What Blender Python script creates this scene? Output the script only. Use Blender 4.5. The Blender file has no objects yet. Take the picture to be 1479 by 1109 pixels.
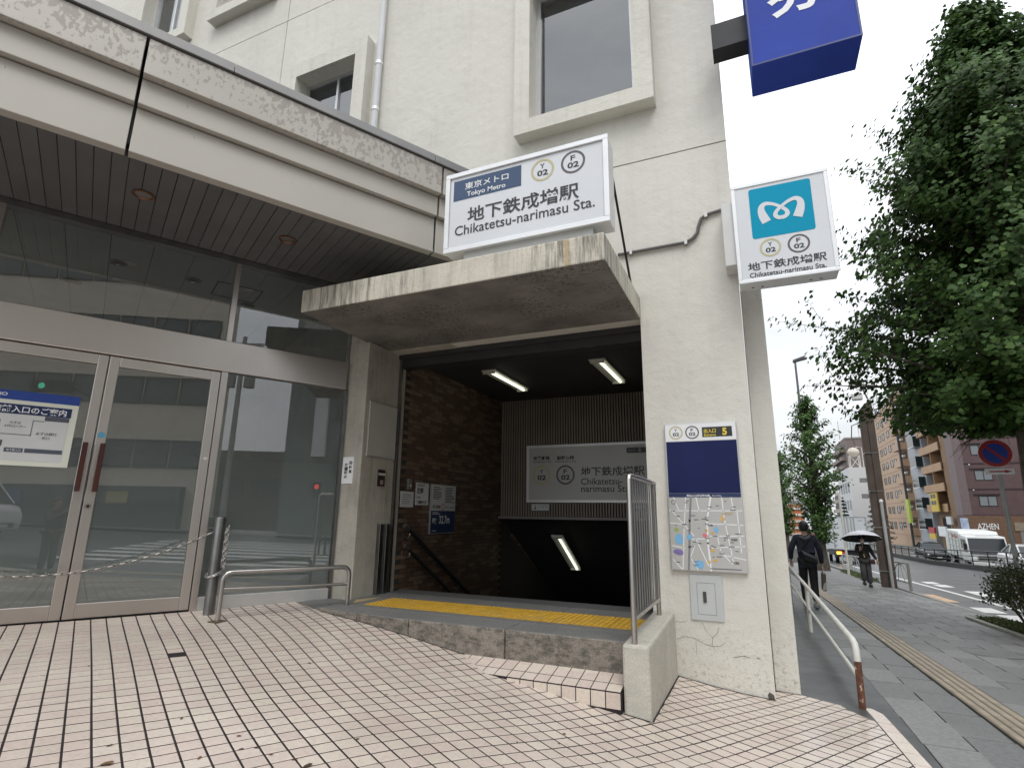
import bpy, math, random
import numpy as np
from mathutils import Vector, Matrix, Euler

R = math.radians
random.seed(11)
rng = np.random.default_rng(5)
sc = bpy.context.scene
col = sc.collection

# ------------------------------------------------------------------ camera
YAW, PITCH, ROLL, FPX = R(23.9215), R(13.3718), R(0.729), 790.24
fwd = Vector((-math.sin(YAW) * math.cos(PITCH), math.cos(YAW) * math.cos(PITCH), math.sin(PITCH)))
rgt = Vector((math.cos(YAW), math.sin(YAW), 0))
upv = rgt.cross(fwd)
r2 = rgt * math.cos(ROLL) + upv * math.sin(ROLL)
u2 = -rgt * math.sin(ROLL) + upv * math.cos(ROLL)
cam = bpy.data.cameras.new('camera')
cam.sensor_fit = 'HORIZONTAL'; cam.sensor_width = 36.0
cam.lens = 36.0 * FPX / 1479.0
cam.clip_start = 0.03; cam.clip_end = 3000
cam_o = bpy.data.objects.new('camera', cam); col.objects.link(cam_o)
m4 = Matrix.Identity(4)
for i in range(3):
    m4[i][0] = r2[i]; m4[i][1] = u2[i]; m4[i][2] = -fwd[i]
cam_o.matrix_world = m4
sc.camera = cam_o

# ------------------------------------------------------------------ overcast sky, sun, exposure
SUN_EL, SUN_AZ = R(56), R(150)          # azimuth clockwise from +Y
world = bpy.data.worlds.new('World'); sc.world = world; world.use_nodes = True
wn, wl = world.node_tree.nodes, world.node_tree.links
wn.clear()
wo = wn.new('ShaderNodeOutputWorld'); bg = wn.new('ShaderNodeBackground')
sky = wn.new('ShaderNodeTexSky'); sky.sky_type = 'NISHITA'; sky.sun_disc = False
sky.sun_elevation = SUN_EL; sky.sun_rotation = SUN_AZ; sky.air_density = 1.3; sky.dust_density = 2.0
tc = wn.new('ShaderNodeTexCoord'); mp = wn.new('ShaderNodeMapping'); mp.inputs['Scale'].default_value = (1.6, 1.6, 4.5)
cn = wn.new('ShaderNodeTexNoise'); cn.inputs['Scale'].default_value = 1.7; cn.inputs['Detail'].default_value = 6; cn.inputs['Roughness'].default_value = 0.55
cr = wn.new('ShaderNodeValToRGB')
cr.color_ramp.elements[0].position = 0.30; cr.color_ramp.elements[0].color = (0.70, 0.70, 0.70, 1)
cr.color_ramp.elements[1].position = 0.58; cr.color_ramp.elements[1].color = (1, 1, 1, 1)
cmix = wn.new('ShaderNodeMixRGB'); cmix.inputs['Color2'].default_value = (9.3, 9.6, 9.9, 1)
wl.new(tc.outputs['Generated'], mp.inputs['Vector']); wl.new(mp.outputs['Vector'], cn.inputs['Vector'])
wl.new(cn.outputs['Fac'], cr.inputs['Fac']); wl.new(cr.outputs['Color'], cmix.inputs['Fac'])
sep = wn.new('ShaderNodeSeparateXYZ'); mr = wn.new('ShaderNodeMapRange'); mr.interpolation_type = 'SMOOTHSTEP'
mr.inputs['From Min'].default_value = -.02; mr.inputs['From Max'].default_value = .75; mr.inputs['To Min'].default_value = .60; mr.inputs['To Max'].default_value = 1.22
n2 = wn.new('ShaderNodeTexNoise'); n2.inputs['Scale'].default_value = 2.6; n2.inputs['Detail'].default_value = 7
m2 = wn.new('ShaderNodeMapRange'); m2.inputs['From Min'].default_value = .3; m2.inputs['From Max'].default_value = .7; m2.inputs['To Min'].default_value = .86; m2.inputs['To Max'].default_value = 1.1
mm = wn.new('ShaderNodeMath'); mm.operation = 'MULTIPLY'; vm = wn.new('ShaderNodeVectorMath'); vm.operation = 'SCALE'
wl.new(tc.outputs['Generated'], sep.inputs[0]); wl.new(sep.outputs['Z'], mr.inputs['Value']); wl.new(mp.outputs['Vector'], n2.inputs['Vector']); wl.new(n2.outputs['Fac'], m2.inputs['Value'])
wl.new(mr.outputs[0], mm.inputs[0]); wl.new(m2.outputs[0], mm.inputs[1])
wl.new(cmix.outputs['Color'], vm.inputs[0]); wl.new(mm.outputs[0], vm.inputs['Scale'])
wl.new(sky.outputs['Color'], cmix.inputs['Color1']); wl.new(vm.outputs[0], bg.inputs['Color'])
bg.inputs['Strength'].default_value = 0.105
wl.new(bg.outputs['Background'], wo.inputs['Surface'])
sun = bpy.data.lights.new('sun', 'SUN'); sun.energy = 0.8; sun.angle = R(25); sun.color = (1.0, 0.975, 0.94)
sun_o = bpy.data.objects.new('sun', sun); col.objects.link(sun_o)
sdir = Vector((math.sin(SUN_AZ) * math.cos(SUN_EL), math.cos(SUN_AZ) * math.cos(SUN_EL), math.sin(SUN_EL)))
sun_o.rotation_euler = sdir.to_track_quat('Z', 'Y').to_euler()
sc.view_settings.view_transform = 'Standard'; sc.view_settings.look = 'None'
sc.view_settings.exposure = 0.60; sc.view_settings.gamma = 1.0; sc.view_settings.use_curve_mapping = False
sc.cycles.use_denoising = True
sc.cycles.max_bounces = 8; sc.cycles.transparent_max_bounces = 12; sc.cycles.glossy_bounces = 4

# ------------------------------------------------------------------ helpers
class MB:
    """collects faces in world coordinates; build() links them as one mesh object"""
    def __init__(s): s.v = []; s.f = []; s.mi = []; s.cuts = []
    def add(s, vs, fs, mi=0):
        b = len(s.v); s.v += [tuple(p) for p in vs]; s.f += [tuple(b + i for i in f) for f in fs]; s.mi += [mi] * len(fs); return s
    def poly(s, pts, mi=0): return s.add(pts, [range(len(pts))], mi)
    def box(s, x0, x1, y0, y1, z0, z1, mi=0):
        return s.add([(x, y, z) for z in (z0, z1) for y in (y0, y1) for x in (x0, x1)],
                     [(0, 2, 3, 1), (4, 5, 7, 6), (0, 1, 5, 4), (2, 6, 7, 3), (0, 4, 6, 2), (1, 3, 7, 5)], mi)
    def obox(s, c, ax, ay, az, mi=0):
        c, ax, ay, az = Vector(c), Vector(ax), Vector(ay), Vector(az)
        return s.add([c + ax * i + ay * j + az * k for k in (-1, 1) for j in (-1, 1) for i in (-1, 1)],
                     [(0, 2, 3, 1), (4, 5, 7, 6), (0, 1, 5, 4), (2, 6, 7, 3), (0, 4, 6, 2), (1, 3, 7, 5)], mi)
    def prism(s, pts, ext, mi=0):
        n = len(pts); e = Vector(ext); a = [Vector(p) for p in pts]
        return s.add(a + [p + e for p in a], [tuple(range(n - 1, -1, -1)), tuple(range(n, 2 * n))] +
                     [(i, (i + 1) % n, n + (i + 1) % n, n + i) for i in range(n)], mi)
    def tube(s, path, r, n=8, closed=False, caps=True, mi=0):
        P = [Vector(p) for p in path]; N = len(P); rings = []
        prev = None
        for i, p in enumerate(P):
            if closed: d = P[(i + 1) % N] - P[i - 1]
            else: d = P[min(i + 1, N - 1)] - P[max(i - 1, 0)]
            d.normalize()
            if prev is None:
                a = Vector((0, 0, 1)) if abs(d.z) < .9 else Vector((1, 0, 0))
                prev = (a - d * a.dot(d)).normalized()
            else:
                prev = (prev - d * prev.dot(d)).normalized()
            b = d.cross(prev); rr = r[i] if isinstance(r, (list, tuple)) else r
            rings.append([p + (prev * math.cos(2 * math.pi * k / n) + b * math.sin(2 * math.pi * k / n)) * rr for k in range(n)])
        vs = [q for ring in rings for q in ring]; fs = []
        M_ = N if closed else N - 1
        for i in range(M_):
            j = (i + 1) % N
            for k in range(n):
                fs.append((i * n + k, i * n + (k + 1) % n, j * n + (k + 1) % n, j * n + k))
        if caps and not closed:
            fs.append(tuple(range(n - 1, -1, -1))); fs.append(tuple((N - 1) * n + k for k in range(n)))
        return s.add(vs, fs, mi)
    def cyl(s, p0, p1, r0, r1=None, n=16, mi=0):
        return s.tube([p0, p1], [r0, r0 if r1 is None else r1], n, mi=mi)
    def lathe(s, prof, c, axis=(0, 0, 1), n=16, mi=0):
        a = Vector(axis).normalized(); q = a.to_track_quat('Z', 'Y').to_matrix(); c = Vector(c)
        vs = [c + q @ Vector((r * math.cos(2 * math.pi * k / n), r * math.sin(2 * math.pi * k / n), h)) for r, h in prof for k in range(n)]
        fs = [(i * n + k, i * n + (k + 1) % n, (i + 1) * n + (k + 1) % n, (i + 1) * n + k) for i in range(len(prof) - 1) for k in range(n)]
        return s.add(vs, fs, mi)
    def disc(s, c, nrm, r, n=24, mi=0, ry=None):
        q = Vector(nrm).normalized().to_track_quat('Z', 'Y').to_matrix(); c = Vector(c)
        return s.poly([c + q @ Vector((r * math.cos(2 * math.pi * k / n), (ry or r) * math.sin(2 * math.pi * k / n), 0)) for k in range(n)], mi)
    def mesh(s, name, mats, org=(0, 0, 0)):
        me = bpy.data.meshes.new(name); o = Vector(org)
        me.from_pydata([tuple(Vector(p) - o) for p in s.v], [], s.f)
        for m_ in (mats if isinstance(mats, (list, tuple)) else [mats]): me.materials.append(m_)
        if any(s.mi): me.polygons.foreach_set('material_index', s.mi)
        me.update(); return me
    def build(s, name, mats, parent=None, smooth=False, bevel=0.0, loc=None):
        if name == 'lettering' and len(s.cuts) > 1:
            ends = s.cuts[1:] + [(len(s.v), len(s.f))]
            for (v0, f0), (v1, f1) in zip(s.cuts, ends):
                piece = MB(); piece.add(s.v[v0:v1], [tuple(i - v0 for i in f) for f in s.f[f0:f1]]); piece.build(name, mats, parent)
            return None
        if parent is not None: org = wloc(parent)
        elif loc is not None: org = Vector(loc)
        elif s.v:
            a = np.array(s.v); org = Vector(((a[:, 0].min() + a[:, 0].max()) / 2, (a[:, 1].min() + a[:, 1].max()) / 2, a[:, 2].min()))
        else: org = Vector((0, 0, 0))
        me = s.mesh(name, mats, org)
        o = bpy.data.objects.new(name, me); col.objects.link(o)
        if parent is not None: o.parent = parent
        else: o.location = org
        if smooth: smooth_mesh(me)
        if bevel:
            b = o.modifiers.new('bevel', 'BEVEL'); b.width = bevel; b.segments = 2; b.limit_method = 'ANGLE'; b.angle_limit = R(40)
        return o

def smooth_mesh(me, ang=40):
    me.polygons.foreach_set('use_smooth', [True] * len(me.polygons))
    try: me.set_sharp_from_angle(angle=R(ang))
    except Exception: pass

def wloc(o):
    p = Vector((0, 0, 0))
    while o is not None: p += o.location; o = o.parent
    return p
def tag(o, label=None, cat=None, group=None, kind=None):
    for k_, v_ in (('label', label), ('category', cat), ('group', group), ('kind', kind)):
        if v_: o[k_] = v_
    return o
def thing(name, loc, label, cat, group=None):
    o = bpy.data.objects.new(name, None); col.objects.link(o); o.location = loc; o.empty_display_size = .2
    return tag(o, label, cat, group)
def inst(me, name, parent, loc, rot=None):
    o = bpy.data.objects.new(name, me); col.objects.link(o); o.parent = parent
    o.location = Vector(loc) - wloc(parent) if parent else loc
    if rot is not None: o.rotation_euler = rot
    return o
def copy_tree(o, parent=None):
    c = o.copy(); col.objects.link(c); c.parent = parent
    for ch in list(o.children): copy_tree(ch, c)
    return c

# ------------------------------------------------------------------ materials
class NT:
    def __init__(s, name):
        s.m = bpy.data.materials.new(name); s.m.use_nodes = True; s.n = s.m.node_tree.nodes; s.l = s.m.node_tree.links
        s.n.clear(); s.out = s.n.new('ShaderNodeOutputMaterial')
    def N(s, t_, **kw):
        nd = s.n.new('ShaderNode' + t_)
        for k_, v_ in kw.items():
            k2_ = k_.replace('_', ' ')
            if k2_ in nd.inputs: s.set(nd.inputs[k2_], v_)
            else: setattr(nd, k_, v_)
        return nd
    def set(s, sock, v_):
        if hasattr(v_, 'is_output') or isinstance(v_, bpy.types.NodeSocket): s.l.new(v_, sock)
        else:
            if isinstance(v_, (tuple, list)) and len(v_) == 3 and sock.type == 'RGBA': v_ = (*v_, 1)
            sock.default_value = v_
    def pos(s): return s.N('NewGeometry').outputs['Position']
    def noise(s, scale, detail=4, rough=.55, vec=None, stretch=None):
        v_ = vec or s.pos()
        if stretch:
            mpn = s.N('Mapping'); mpn.inputs['Scale'].default_value = stretch; s.l.new(v_, mpn.inputs['Vector']); v_ = mpn.outputs['Vector']
        return s.N('TexNoise', Vector=v_, Scale=scale, Detail=detail, Roughness=rough).outputs['Fac']
    def ramp(s, fac, stops):
        r_ = s.N('ValToRGB'); r_.color_ramp.interpolation = 'LINEAR'
        els = r_.color_ramp.elements
        while len(els) < len(stops): els.new(.5)
        for e, (p, c) in zip(els, stops):
            e.position = p; e.color = (c, c, c, 1) if isinstance(c, (int, float)) else (*c, 1)
        s.l.new(fac, r_.inputs['Fac']); return r_.outputs['Color']
    def mix(s, fac, a, b, mode='MIX'):
        m_ = s.N('MixRGB'); m_.blend_type = mode
        s.set(m_.inputs['Fac'], fac); s.set(m_.inputs['Color1'], a); s.set(m_.inputs['Color2'], b); return m_.outputs['Color']
    def math(s, op, a, b=0.0, clamp=False):
        m_ = s.N('Math'); m_.operation = op; m_.use_clamp = clamp; s.set(m_.inputs[0], a); s.set(m_.inputs[1], b); return m_.outputs[0]
    def bump(s, h, strength=.3, dist=.01):
        return s.N('Bump', Height=h, Strength=strength, Distance=dist).outputs['Normal']
    def bsdf(s, colr, rough=.6, metal=0.0, normal=None, **kw):
        b = s.N('BsdfPrincipled'); s.set(b.inputs['Base Color'], colr); s.set(b.inputs['Roughness'], rough); s.set(b.inputs['Metallic'], metal)
        if normal is not None: s.l.new(normal, b.inputs['Normal'])
        for k_, v_ in kw.items(): s.set(b.inputs[k_.replace('_', ' ')], v_)
        s.l.new(b.outputs['BSDF'], s.out.inputs['Surface']); return b

def sc3(c, k): return tuple(max(0, min(1, x * k)) for x in c)
def mk(name, c, rough=.6, metal=0.0, var=.12, vs=3.0, bump=0.0, bs=60.0, rnd=0.0, rvar=.1, **kw):
    t_ = NT(name)
    n1 = t_.noise(vs, 5)
    colr = t_.ramp(n1, [(.3, sc3(c, 1 - var)), (.7, sc3(c, 1 + var))])
    if rnd:
        oi = t_.N('ObjectInfo').outputs['Random']
        colr = t_.mix(1.0, colr, t_.ramp(oi, [(0, 1 - rnd), (1, 1 + 0 * rnd)]), 'MULTIPLY')
    rg = t_.math('ADD', rough - rvar / 2, t_.math('MULTIPLY', t_.noise(vs * 2.3, 3), rvar))
    nm = t_.bump(t_.noise(bs, 3), bump, .01) if bump else None
    t_.bsdf(colr, rg, metal, nm, **kw)
    return t_.m
def plain(name, c, rough=.5, **kw):
    t_ = NT(name); t_.bsdf(c, rough, 0, None, **kw); return t_.m

Mt = {}
# cream rendered wall with faint drips, dirt low down in blotches and fine plaster relief
def m_plaster(name, c, dirt=.5):
    t_ = NT(name)
    a = t_.ramp(t_.noise(.9, 6, .6), [(.25, sc3(c, .90)), (.55, c), (.8, sc3(c, 1.05))])
    st = t_.noise(6, 6, .65, stretch=(1.6, 1.6, .12))
    a = t_.mix(t_.ramp(st, [(.52, 0), (.75, dirt)]), a, (.40, .38, .32))
    sp = t_.noise(38, 3, .6)
    a = t_.mix(t_.ramp(sp, [(.68, 0), (.76, dirt * .7)]), a, (.30, .27, .22))
    # scuffs near the pavement: dirt splashed up to about half a metre
    z = t_.N('SeparateXYZ', Vector=t_.pos()).outputs['Z']
    low = t_.N('MapRange', Value=z, From_Min=-.75, From_Max=-1.5, To_Min=0.0, To_Max=1.0).outputs[0]
    sc_ = t_.ramp(t_.noise(30, 7, .78), [(.53, 0), (.62, .75)])
    a = t_.mix(t_.math('MULTIPLY', low, t_.N('RGBToBW', Color=sc_).outputs[0]), a, (.22, .20, .16))
    b = t_.math('ADD', t_.math('MULTIPLY', t_.noise(7, 4), .8), t_.math('MULTIPLY', t_.noise(90, 4), .25))
    t_.bsdf(a, .75, 0, t_.bump(b, .6, .025)); return t_.m
Mt['plaster'] = m_plaster('cream_render', (.675, .655, .595), .15)
Mt['plaster_trim'] = m_plaster('window_trim_render', (.68, .66, .59), .30)
# raw concrete, streaked
def m_concrete(name, c, streak=.7, zt=None):
    t_ = NT(name)
    a = t_.ramp(t_.noise(2.2, 7, .65), [(.25, sc3(c, .72)), (.5, c), (.8, sc3(c, 1.2))])
    st = t_.noise(9, 7, .7, stretch=(2.2, 2.2, .18))
    big = t_.ramp(t_.noise(.9, 3), [(.38, .25), (.6, 1.0)])
    a = t_.mix(t_.math('MULTIPLY', t_.N('RGBToBW', Color=t_.ramp(st, [(.46, 0), (.62, streak)])).outputs[0], t_.N('RGBToBW', Color=big).outputs[0]), a, (.08, .072, .06))
    if zt is not None:      # a rust run from a fixing on the slab
        xx = t_.N('SeparateXYZ', Vector=t_.pos()).outputs['X']
        d = t_.math('ABSOLUTE', t_.math('ADD', t_.math('SUBTRACT', xx, zt), t_.math('MULTIPLY', t_.math('SUBTRACT', t_.noise(30, 3), .5), .05)))
        a = t_.mix(t_.N('MapRange', Value=d, From_Min=.035, From_Max=.01, To_Min=0.0, To_Max=.6).outputs[0], a, (.36, .22, .07))
    sp = t_.noise(55, 4, .65)
    a = t_.mix(t_.ramp(sp, [(.58, 0), (.72, .55)]), a, (.09, .085, .07))
    b = t_.math('ADD', t_.noise(14, 5), t_.math('MULTIPLY', t_.noise(120, 3), .4))
    t_.bsdf(a, .85, 0, t_.bump(b, .45, .015)); return t_.m
Mt['canopy'] = m_concrete('canopy_concrete', (.60, .565, .48), .80, -1.27)
Mt['pier'] = m_concrete('pier_concrete', (.42, .395, .34), .32)
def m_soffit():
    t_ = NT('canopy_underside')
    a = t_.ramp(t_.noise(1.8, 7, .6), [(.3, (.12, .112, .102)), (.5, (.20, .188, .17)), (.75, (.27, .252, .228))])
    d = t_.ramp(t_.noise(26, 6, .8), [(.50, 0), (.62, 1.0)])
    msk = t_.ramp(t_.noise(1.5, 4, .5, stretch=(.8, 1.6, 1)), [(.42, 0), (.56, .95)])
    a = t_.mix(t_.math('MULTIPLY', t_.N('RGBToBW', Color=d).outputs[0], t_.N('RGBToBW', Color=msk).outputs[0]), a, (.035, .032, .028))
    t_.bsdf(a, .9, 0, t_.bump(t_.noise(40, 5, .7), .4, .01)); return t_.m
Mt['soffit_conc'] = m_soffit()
def m_granite(name, c, c2, moss=0.0):
    t_ = NT(name)
    a = t_.ramp(t_.noise(140, 3, .7), [(.35, sc3(c, .6)), (.5, c), (.68, c2)])
    a = t_.mix(t_.ramp(t_.noise(1.6, 4), [(.35, 0), (.7, .45)]), a, sc3(c, .55))
    if moss:
        v_ = t_.ramp(t_.noise(9, 7, .75, stretch=(1, 1, 1.8)), [(.44, 0), (.60, moss)])
        a = t_.mix(v_, a, (.045, .043, .034))
    t_.bsdf(a, .62, 0, t_.bump(t_.noise(160, 2), .25, .004)); return t_.m
Mt['granite'] = m_granite('grey_granite', (.17, .17, .165), (.27, .27, .26))
Mt['granite_face'] = m_granite('stained_granite', (.245, .215, .18), (.38, .34, .285), .75)
Mt['block'] = m_granite('pale_granite_block', (.58, .55, .48), (.72, .69, .61), .12)
def m_tile(name, c):
    t_ = NT(name)
    a = t_.ramp(t_.noise(46, 5, .75), [(.32, sc3(c, .86)), (.5, c), (.72, sc3(c, 1.08))])
    a = t_.mix(t_.ramp(t_.noise(.8, 5, .6), [(.40, 0), (.72, .35)]), a, (.36, .29, .235))
    oi = t_.N('ObjectInfo').outputs['Random']
    a = t_.mix(1.0, a, t_.ramp(oi, [(0, .93), (1, 1.0)]), 'MULTIPLY')
    rg = t_.ramp(t_.noise(1.1, 3), [(.35, .17), (.7, .36)])
    t_.bsdf(a, rg, 0, t_.bump(t_.noise(80, 3), .12, .004)); return t_.m
Mt['tile'] = [m_tile('plaza_tile_%s' % n_, c_) for n_, c_ in (('cream', (.69, .595, .52)), ('rose', (.67, .56, .495)), ('sand', (.71, .625, .535)))]
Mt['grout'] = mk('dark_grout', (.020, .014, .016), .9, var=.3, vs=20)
Mt['asphalt'] = mk('wet_asphalt', (.075, .078, .082), .34, var=.25, vs=.5, bump=.3, bs=90, rvar=.25)
Mt['paver'] = m_granite('dark_paver', (.18, .182, .18), (.30, .30, .295))
Mt['paver_joint'] = mk('paver_joint', (.035, .035, .033), .95, var=.3, vs=12)
Mt['gutter'] = mk('wet_gutter_concrete', (.075, .078, .078), .45, var=.35, vs=3, bump=.2, bs=50)
Mt['tactile_beige'] = mk('beige_tactile', (.34, .28, .205), .55, var=.2, vs=6, rnd=.12)
def m_yellow():
    t_ = NT('yellow_tactile')
    a = t_.ramp(t_.noise(12, 5), [(.3, (.42, .24, .022)), (.7, (.55, .33, .04))])
    w_ = t_.ramp(t_.noise(3.2, 5, .6), [(.52, 0), (.74, .5)])
    a = t_.mix(w_, a, (.30, .24, .14)); t_.bsdf(a, .55, 0, t_.bump(t_.noise(120, 2), .2, .004)); return t_.m
Mt['yellow'] = m_yellow()
Mt['steel'] = mk('brushed_steel', (.46, .44, .42), .30, 1.0, var=.12, vs=2.2, rvar=.2)
Mt['steel_door'] = mk('door_frame_steel', (.66, .615, .58), .30, 1.0, var=.08, vs=.7, rvar=.10)
Mt['steel_dark'] = mk('dull_steel_tube', (.26, .26, .255), .34, 1.0, var=.15, vs=6, rvar=.2)
Mt['alu'] = mk('white_aluminium', (.74, .75, .76), .38, .35, var=.05, vs=3)
Mt['alu_frame'] = mk('silver_window_frame', (.55, .56, .57), .4, .7, var=.08)
Mt['black'] = mk('black_metal', (.02, .02, .022), .5, .3, var=.2)
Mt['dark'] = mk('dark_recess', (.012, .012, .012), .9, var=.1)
def m_fascia(name, blot):
    t_ = NT(name)
    c = (.48, .455, .41)
    a = t_.ramp(t_.noise(.8, 3), [(.3, sc3(c, .93)), (.7, sc3(c, 1.05))])
    if blot:
        nz = t_.noise(27, 5, .62, stretch=(1, 1, .62))
        big = t_.noise(1.3, 3, .5)
        d = t_.math('ADD', nz, t_.math('MULTIPLY', t_.math('SUBTRACT', big, .5), .35))
        zf = t_.N('SeparateXYZ', Vector=t_.pos()).outputs['Z']
        d = t_.math('ADD', d, t_.N('MapRange', Value=zf, From_Min=3.27, From_Max=3.59, To_Min=-.10, To_Max=.06).outputs[0])
        a = t_.mix(t_.ramp(d, [(.505, 0), (.525, .85)]), a, (.325, .29, .265))
    else:
        dr = t_.noise(24, 3, .6, stretch=(1, 1, .3))
        a = t_.mix(t_.ramp(dr, [(.70, 0), (.73, .5)]), a, (.22, .20, .18))
    t_.bsdf(a, .48, .15, None); return t_.m
Mt['fascia_blot'] = m_fascia('peeling_fascia_paint', True)
Mt['fascia'] = m_fascia('fascia_metal', False)
Mt['fascia_cap'] = mk('grey_cap_metal', (.27, .265, .26), .4, .5, var=.08)
Mt['soffit'] = mk('dark_soffit_plank', (.125, .124, .125), .5, .1, var=.1, rnd=.12)
Mt['room'] = mk('room_wall', (.78, .79, .77), .8, var=.06)
Mt['room_floor'] = mk('room_floor', (.15, .15, .15), .5, var=.1)
def m_glass(name, ior=1.55, tint=(.62, .66, .64), k=1.0, add=.02):
    t_ = NT(name)
    f = t_.N('Fresnel', IOR=ior).outputs[0]
    f = t_.math('ADD', t_.math('MULTIPLY', f, k), add, True)
    tr = t_.N('BsdfTransparent', Color=tint); gl = t_.N('BsdfGlossy', Color=(1, 1, 1), Roughness=0.0)
    m_ = t_.N('MixShader'); t_.l.new(f, m_.inputs[0]); t_.l.new(tr.outputs[0], m_.inputs[1]); t_.l.new(gl.outputs[0], m_.inputs[2])
    t_.l.new(m_.outputs[0], t_.out.inputs['Surface']); return t_.m
Mt['shopglass'] = m_glass('tinted_shop_glass', 1.55, (.88, .92, .91), 1.5, .10)
Mt['glass'] = m_glass('window_glass', 1.6, (.40, .45, .50), 1.3, .07)
Mt['carglass'] = plain('dark_car_glass', (.015, .02, .025), .05)
def m_film():
    t_ = NT('frosted_film')
    z = t_.N('SeparateXYZ', Vector=t_.pos()).outputs['Z']
    g = t_.N('MapRange', Value=z, From_Min=1.1, From_Max=-.35, To_Min=0.04, To_Max=.68).outputs[0]
    d = t_.N('BsdfDiffuse', Color=(.76, .82, .82)); tr = t_.N('BsdfTransparent')
    m_ = t_.N('MixShader'); t_.l.new(g, m_.inputs[0]); t_.l.new(tr.outputs[0], m_.inputs[1]); t_.l.new(d.outputs[0], m_.inputs[2])
    t_.l.new(m_.outputs[0], t_.out.inputs['Surface']); return t_.m
Mt['film'] = m_film()
Mt['brick'] = [mk('brick_%s' % n_, c_, .55, var=.18, vs=14, bump=.3, bs=70) for n_, c_ in
               (('umber', (.098, .060, .041)), ('tan', (.150, .098, .068)), ('russet', (.118, .067, .044)), ('sand', (.172, .12, .083)), ('brown', (.092, .056, .038)))]
Mt['mortar'] = mk('brick_mortar', (.045, .04, .036), .9, var=.2, vs=20)
Mt['slat'] = mk('beige_rib', (.27, .235, .19), .6, var=.1, rnd=.1)
Mt['stairdark'] = mk('stairwell_dark', (.035, .035, .037), .6, var=.2)
Mt['white'] = plain('white_print', (.80, .81, .82), .35)
Mt['signface'] = mk('sign_acrylic', (.66, .68, .71), .25, var=.03, vs=1.5)
Mt['paper'] = mk('notice_paper', (.62, .63, .63), .6, var=.04)
Mt['ink'] = plain('black_print', (.025, .025, .03), .4)
Mt['grey_ink'] = plain('grey_print', (.30, .31, .33), .4)
Mt['navy'] = plain('navy_print', (.018, .035, .105), .28)
Mt['deepblue'] = mk('deep_blue_panel', (.006, .012, .075), .4, var=.1, Specular_IOR_Level=.25)
Mt['gold'] = plain('gold_ring_print', (.50, .45, .24), .4)
Mt['brown_ring'] = plain('brown_ring_print', (.10, .085, .085), .4)
Mt['teal'] = mk('teal_print', (.0, .29, .46), .5, var=.04, vs=2, Specular_IOR_Level=.15)
Mt['yel_print'] = plain('yellow_print', (.75, .60, .05), .4)
Mt['red'] = plain('red_paint', (.42, .03, .035), .4)
Mt['signblue'] = plain('sign_blue', (.02, .06, .36), .4)
Mt['bigblue'] = mk('blue_sign_box', (.028, .060, .36), .6, var=.1, vs=2, Specular_IOR_Level=.2)
Mt['lamp'] = NT('fluorescent_tube'); Mt['lamp'].bsdf((.9, .95, .8), .4, Emission_Color=(1.0, 1.0, .80, 1), Emission_Strength=1.35); Mt['lamp'] = Mt['lamp'].m
Mt['lampbody'] = mk('lamp_tray', (.55, .56, .50), .4, var=.05)
Mt['whitepaint'] = mk('chipped_white_paint', (.62, .61, .57), .45, var=.1, vs=8)
def m_rust():
    t_ = NT('rusted_white_paint')
    z = t_.noise(26, 6, .7)
    a = t_.ramp(z, [(.36, (.58, .55, .50)), (.40, (.16, .06, .03)), (.7, (.07, .028, .018))])
    t_.bsdf(a, .8, 0, t_.bump(z, .6, .01)); return t_.m
Mt['rust'] = m_rust()
Mt['handle'] = mk('maroon_handle', (.055, .013, .010), .4, var=.2, vs=10)
Mt['bark'] = mk('bark', (.085, .07, .055), .9, var=.4, vs=12, bump=.8, bs=25)
def m_leaf(name, c, c2):
    t_ = NT(name)
    a = t_.ramp(t_.noise(1.5, 5, .7), [(.3, c), (.7, c2)])
    b = t_.N('BsdfPrincipled'); t_.set(b.inputs['Base Color'], a); b.inputs['Roughness'].default_value = .55; b.inputs['Specular IOR Level'].default_value = .25
    tl = t_.N('BsdfTranslucent', Color=a)
    m_ = t_.N('MixShader'); m_.inputs[0].default_value = .22
    t_.l.new(b.outputs[0], m_.inputs[1]); t_.l.new(tl.outputs[0], m_.inputs[2]); t_.l.new(m_.outputs[0], t_.out.inputs['Surface']); return t_.m
Mt['ginkgo'] = [m_leaf('ginkgo_leaf_deep', (.030, .068, .016), (.052, .105, .025)), m_leaf('ginkgo_leaf_mid', (.050, .108, .025), (.080, .150, .037)), m_leaf('ginkgo_leaf_light', (.090, .165, .042), (.125, .21, .055))]
Mt['conifer'] = [m_leaf('conifer_needle', (.016, .036, .022), (.03, .06, .035))]
Mt['shrub'] = [m_leaf('shrub_leaf_dark', (.022, .035, .014), (.04, .055, .02)), m_leaf('shrub_leaf_red', (.075, .055, .025), (.06, .09, .03))]
Mt['grass'] = [m_leaf('weed_leaf', (.06, .09, .03), (.10, .13, .05))]
Mt['skin'] = plain('skin', (.42, .26, .19), .5)
Mt['hair'] = mk('black_hair', (.012, .011, .011), .45, var=.3, vs=40)
Mt['navycloth'] = mk('navy_cloth', (.012, .016, .030), .8, var=.25, vs=9, bump=.3, bs=30)
Mt['blackcloth'] = mk('black_cloth', (.012, .012, .014), .8, var=.25, vs=9, bump=.3, bs=30)
Mt['greycloth'] = mk('grey_cloth', (.055, .055, .06), .85, var=.25, vs=9, bump=.3, bs=30)
Mt['shoe'] = plain('dark_shoe', (.015, .015, .015), .5)
Mt['bagcloth'] = mk('olive_bag', (.13, .115, .085), .7, var=.2, vs=10)
Mt['silver_cloth'] = mk('silver_umbrella_cloth', (.55, .55, .60), .4, .2, var=.06)

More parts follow.
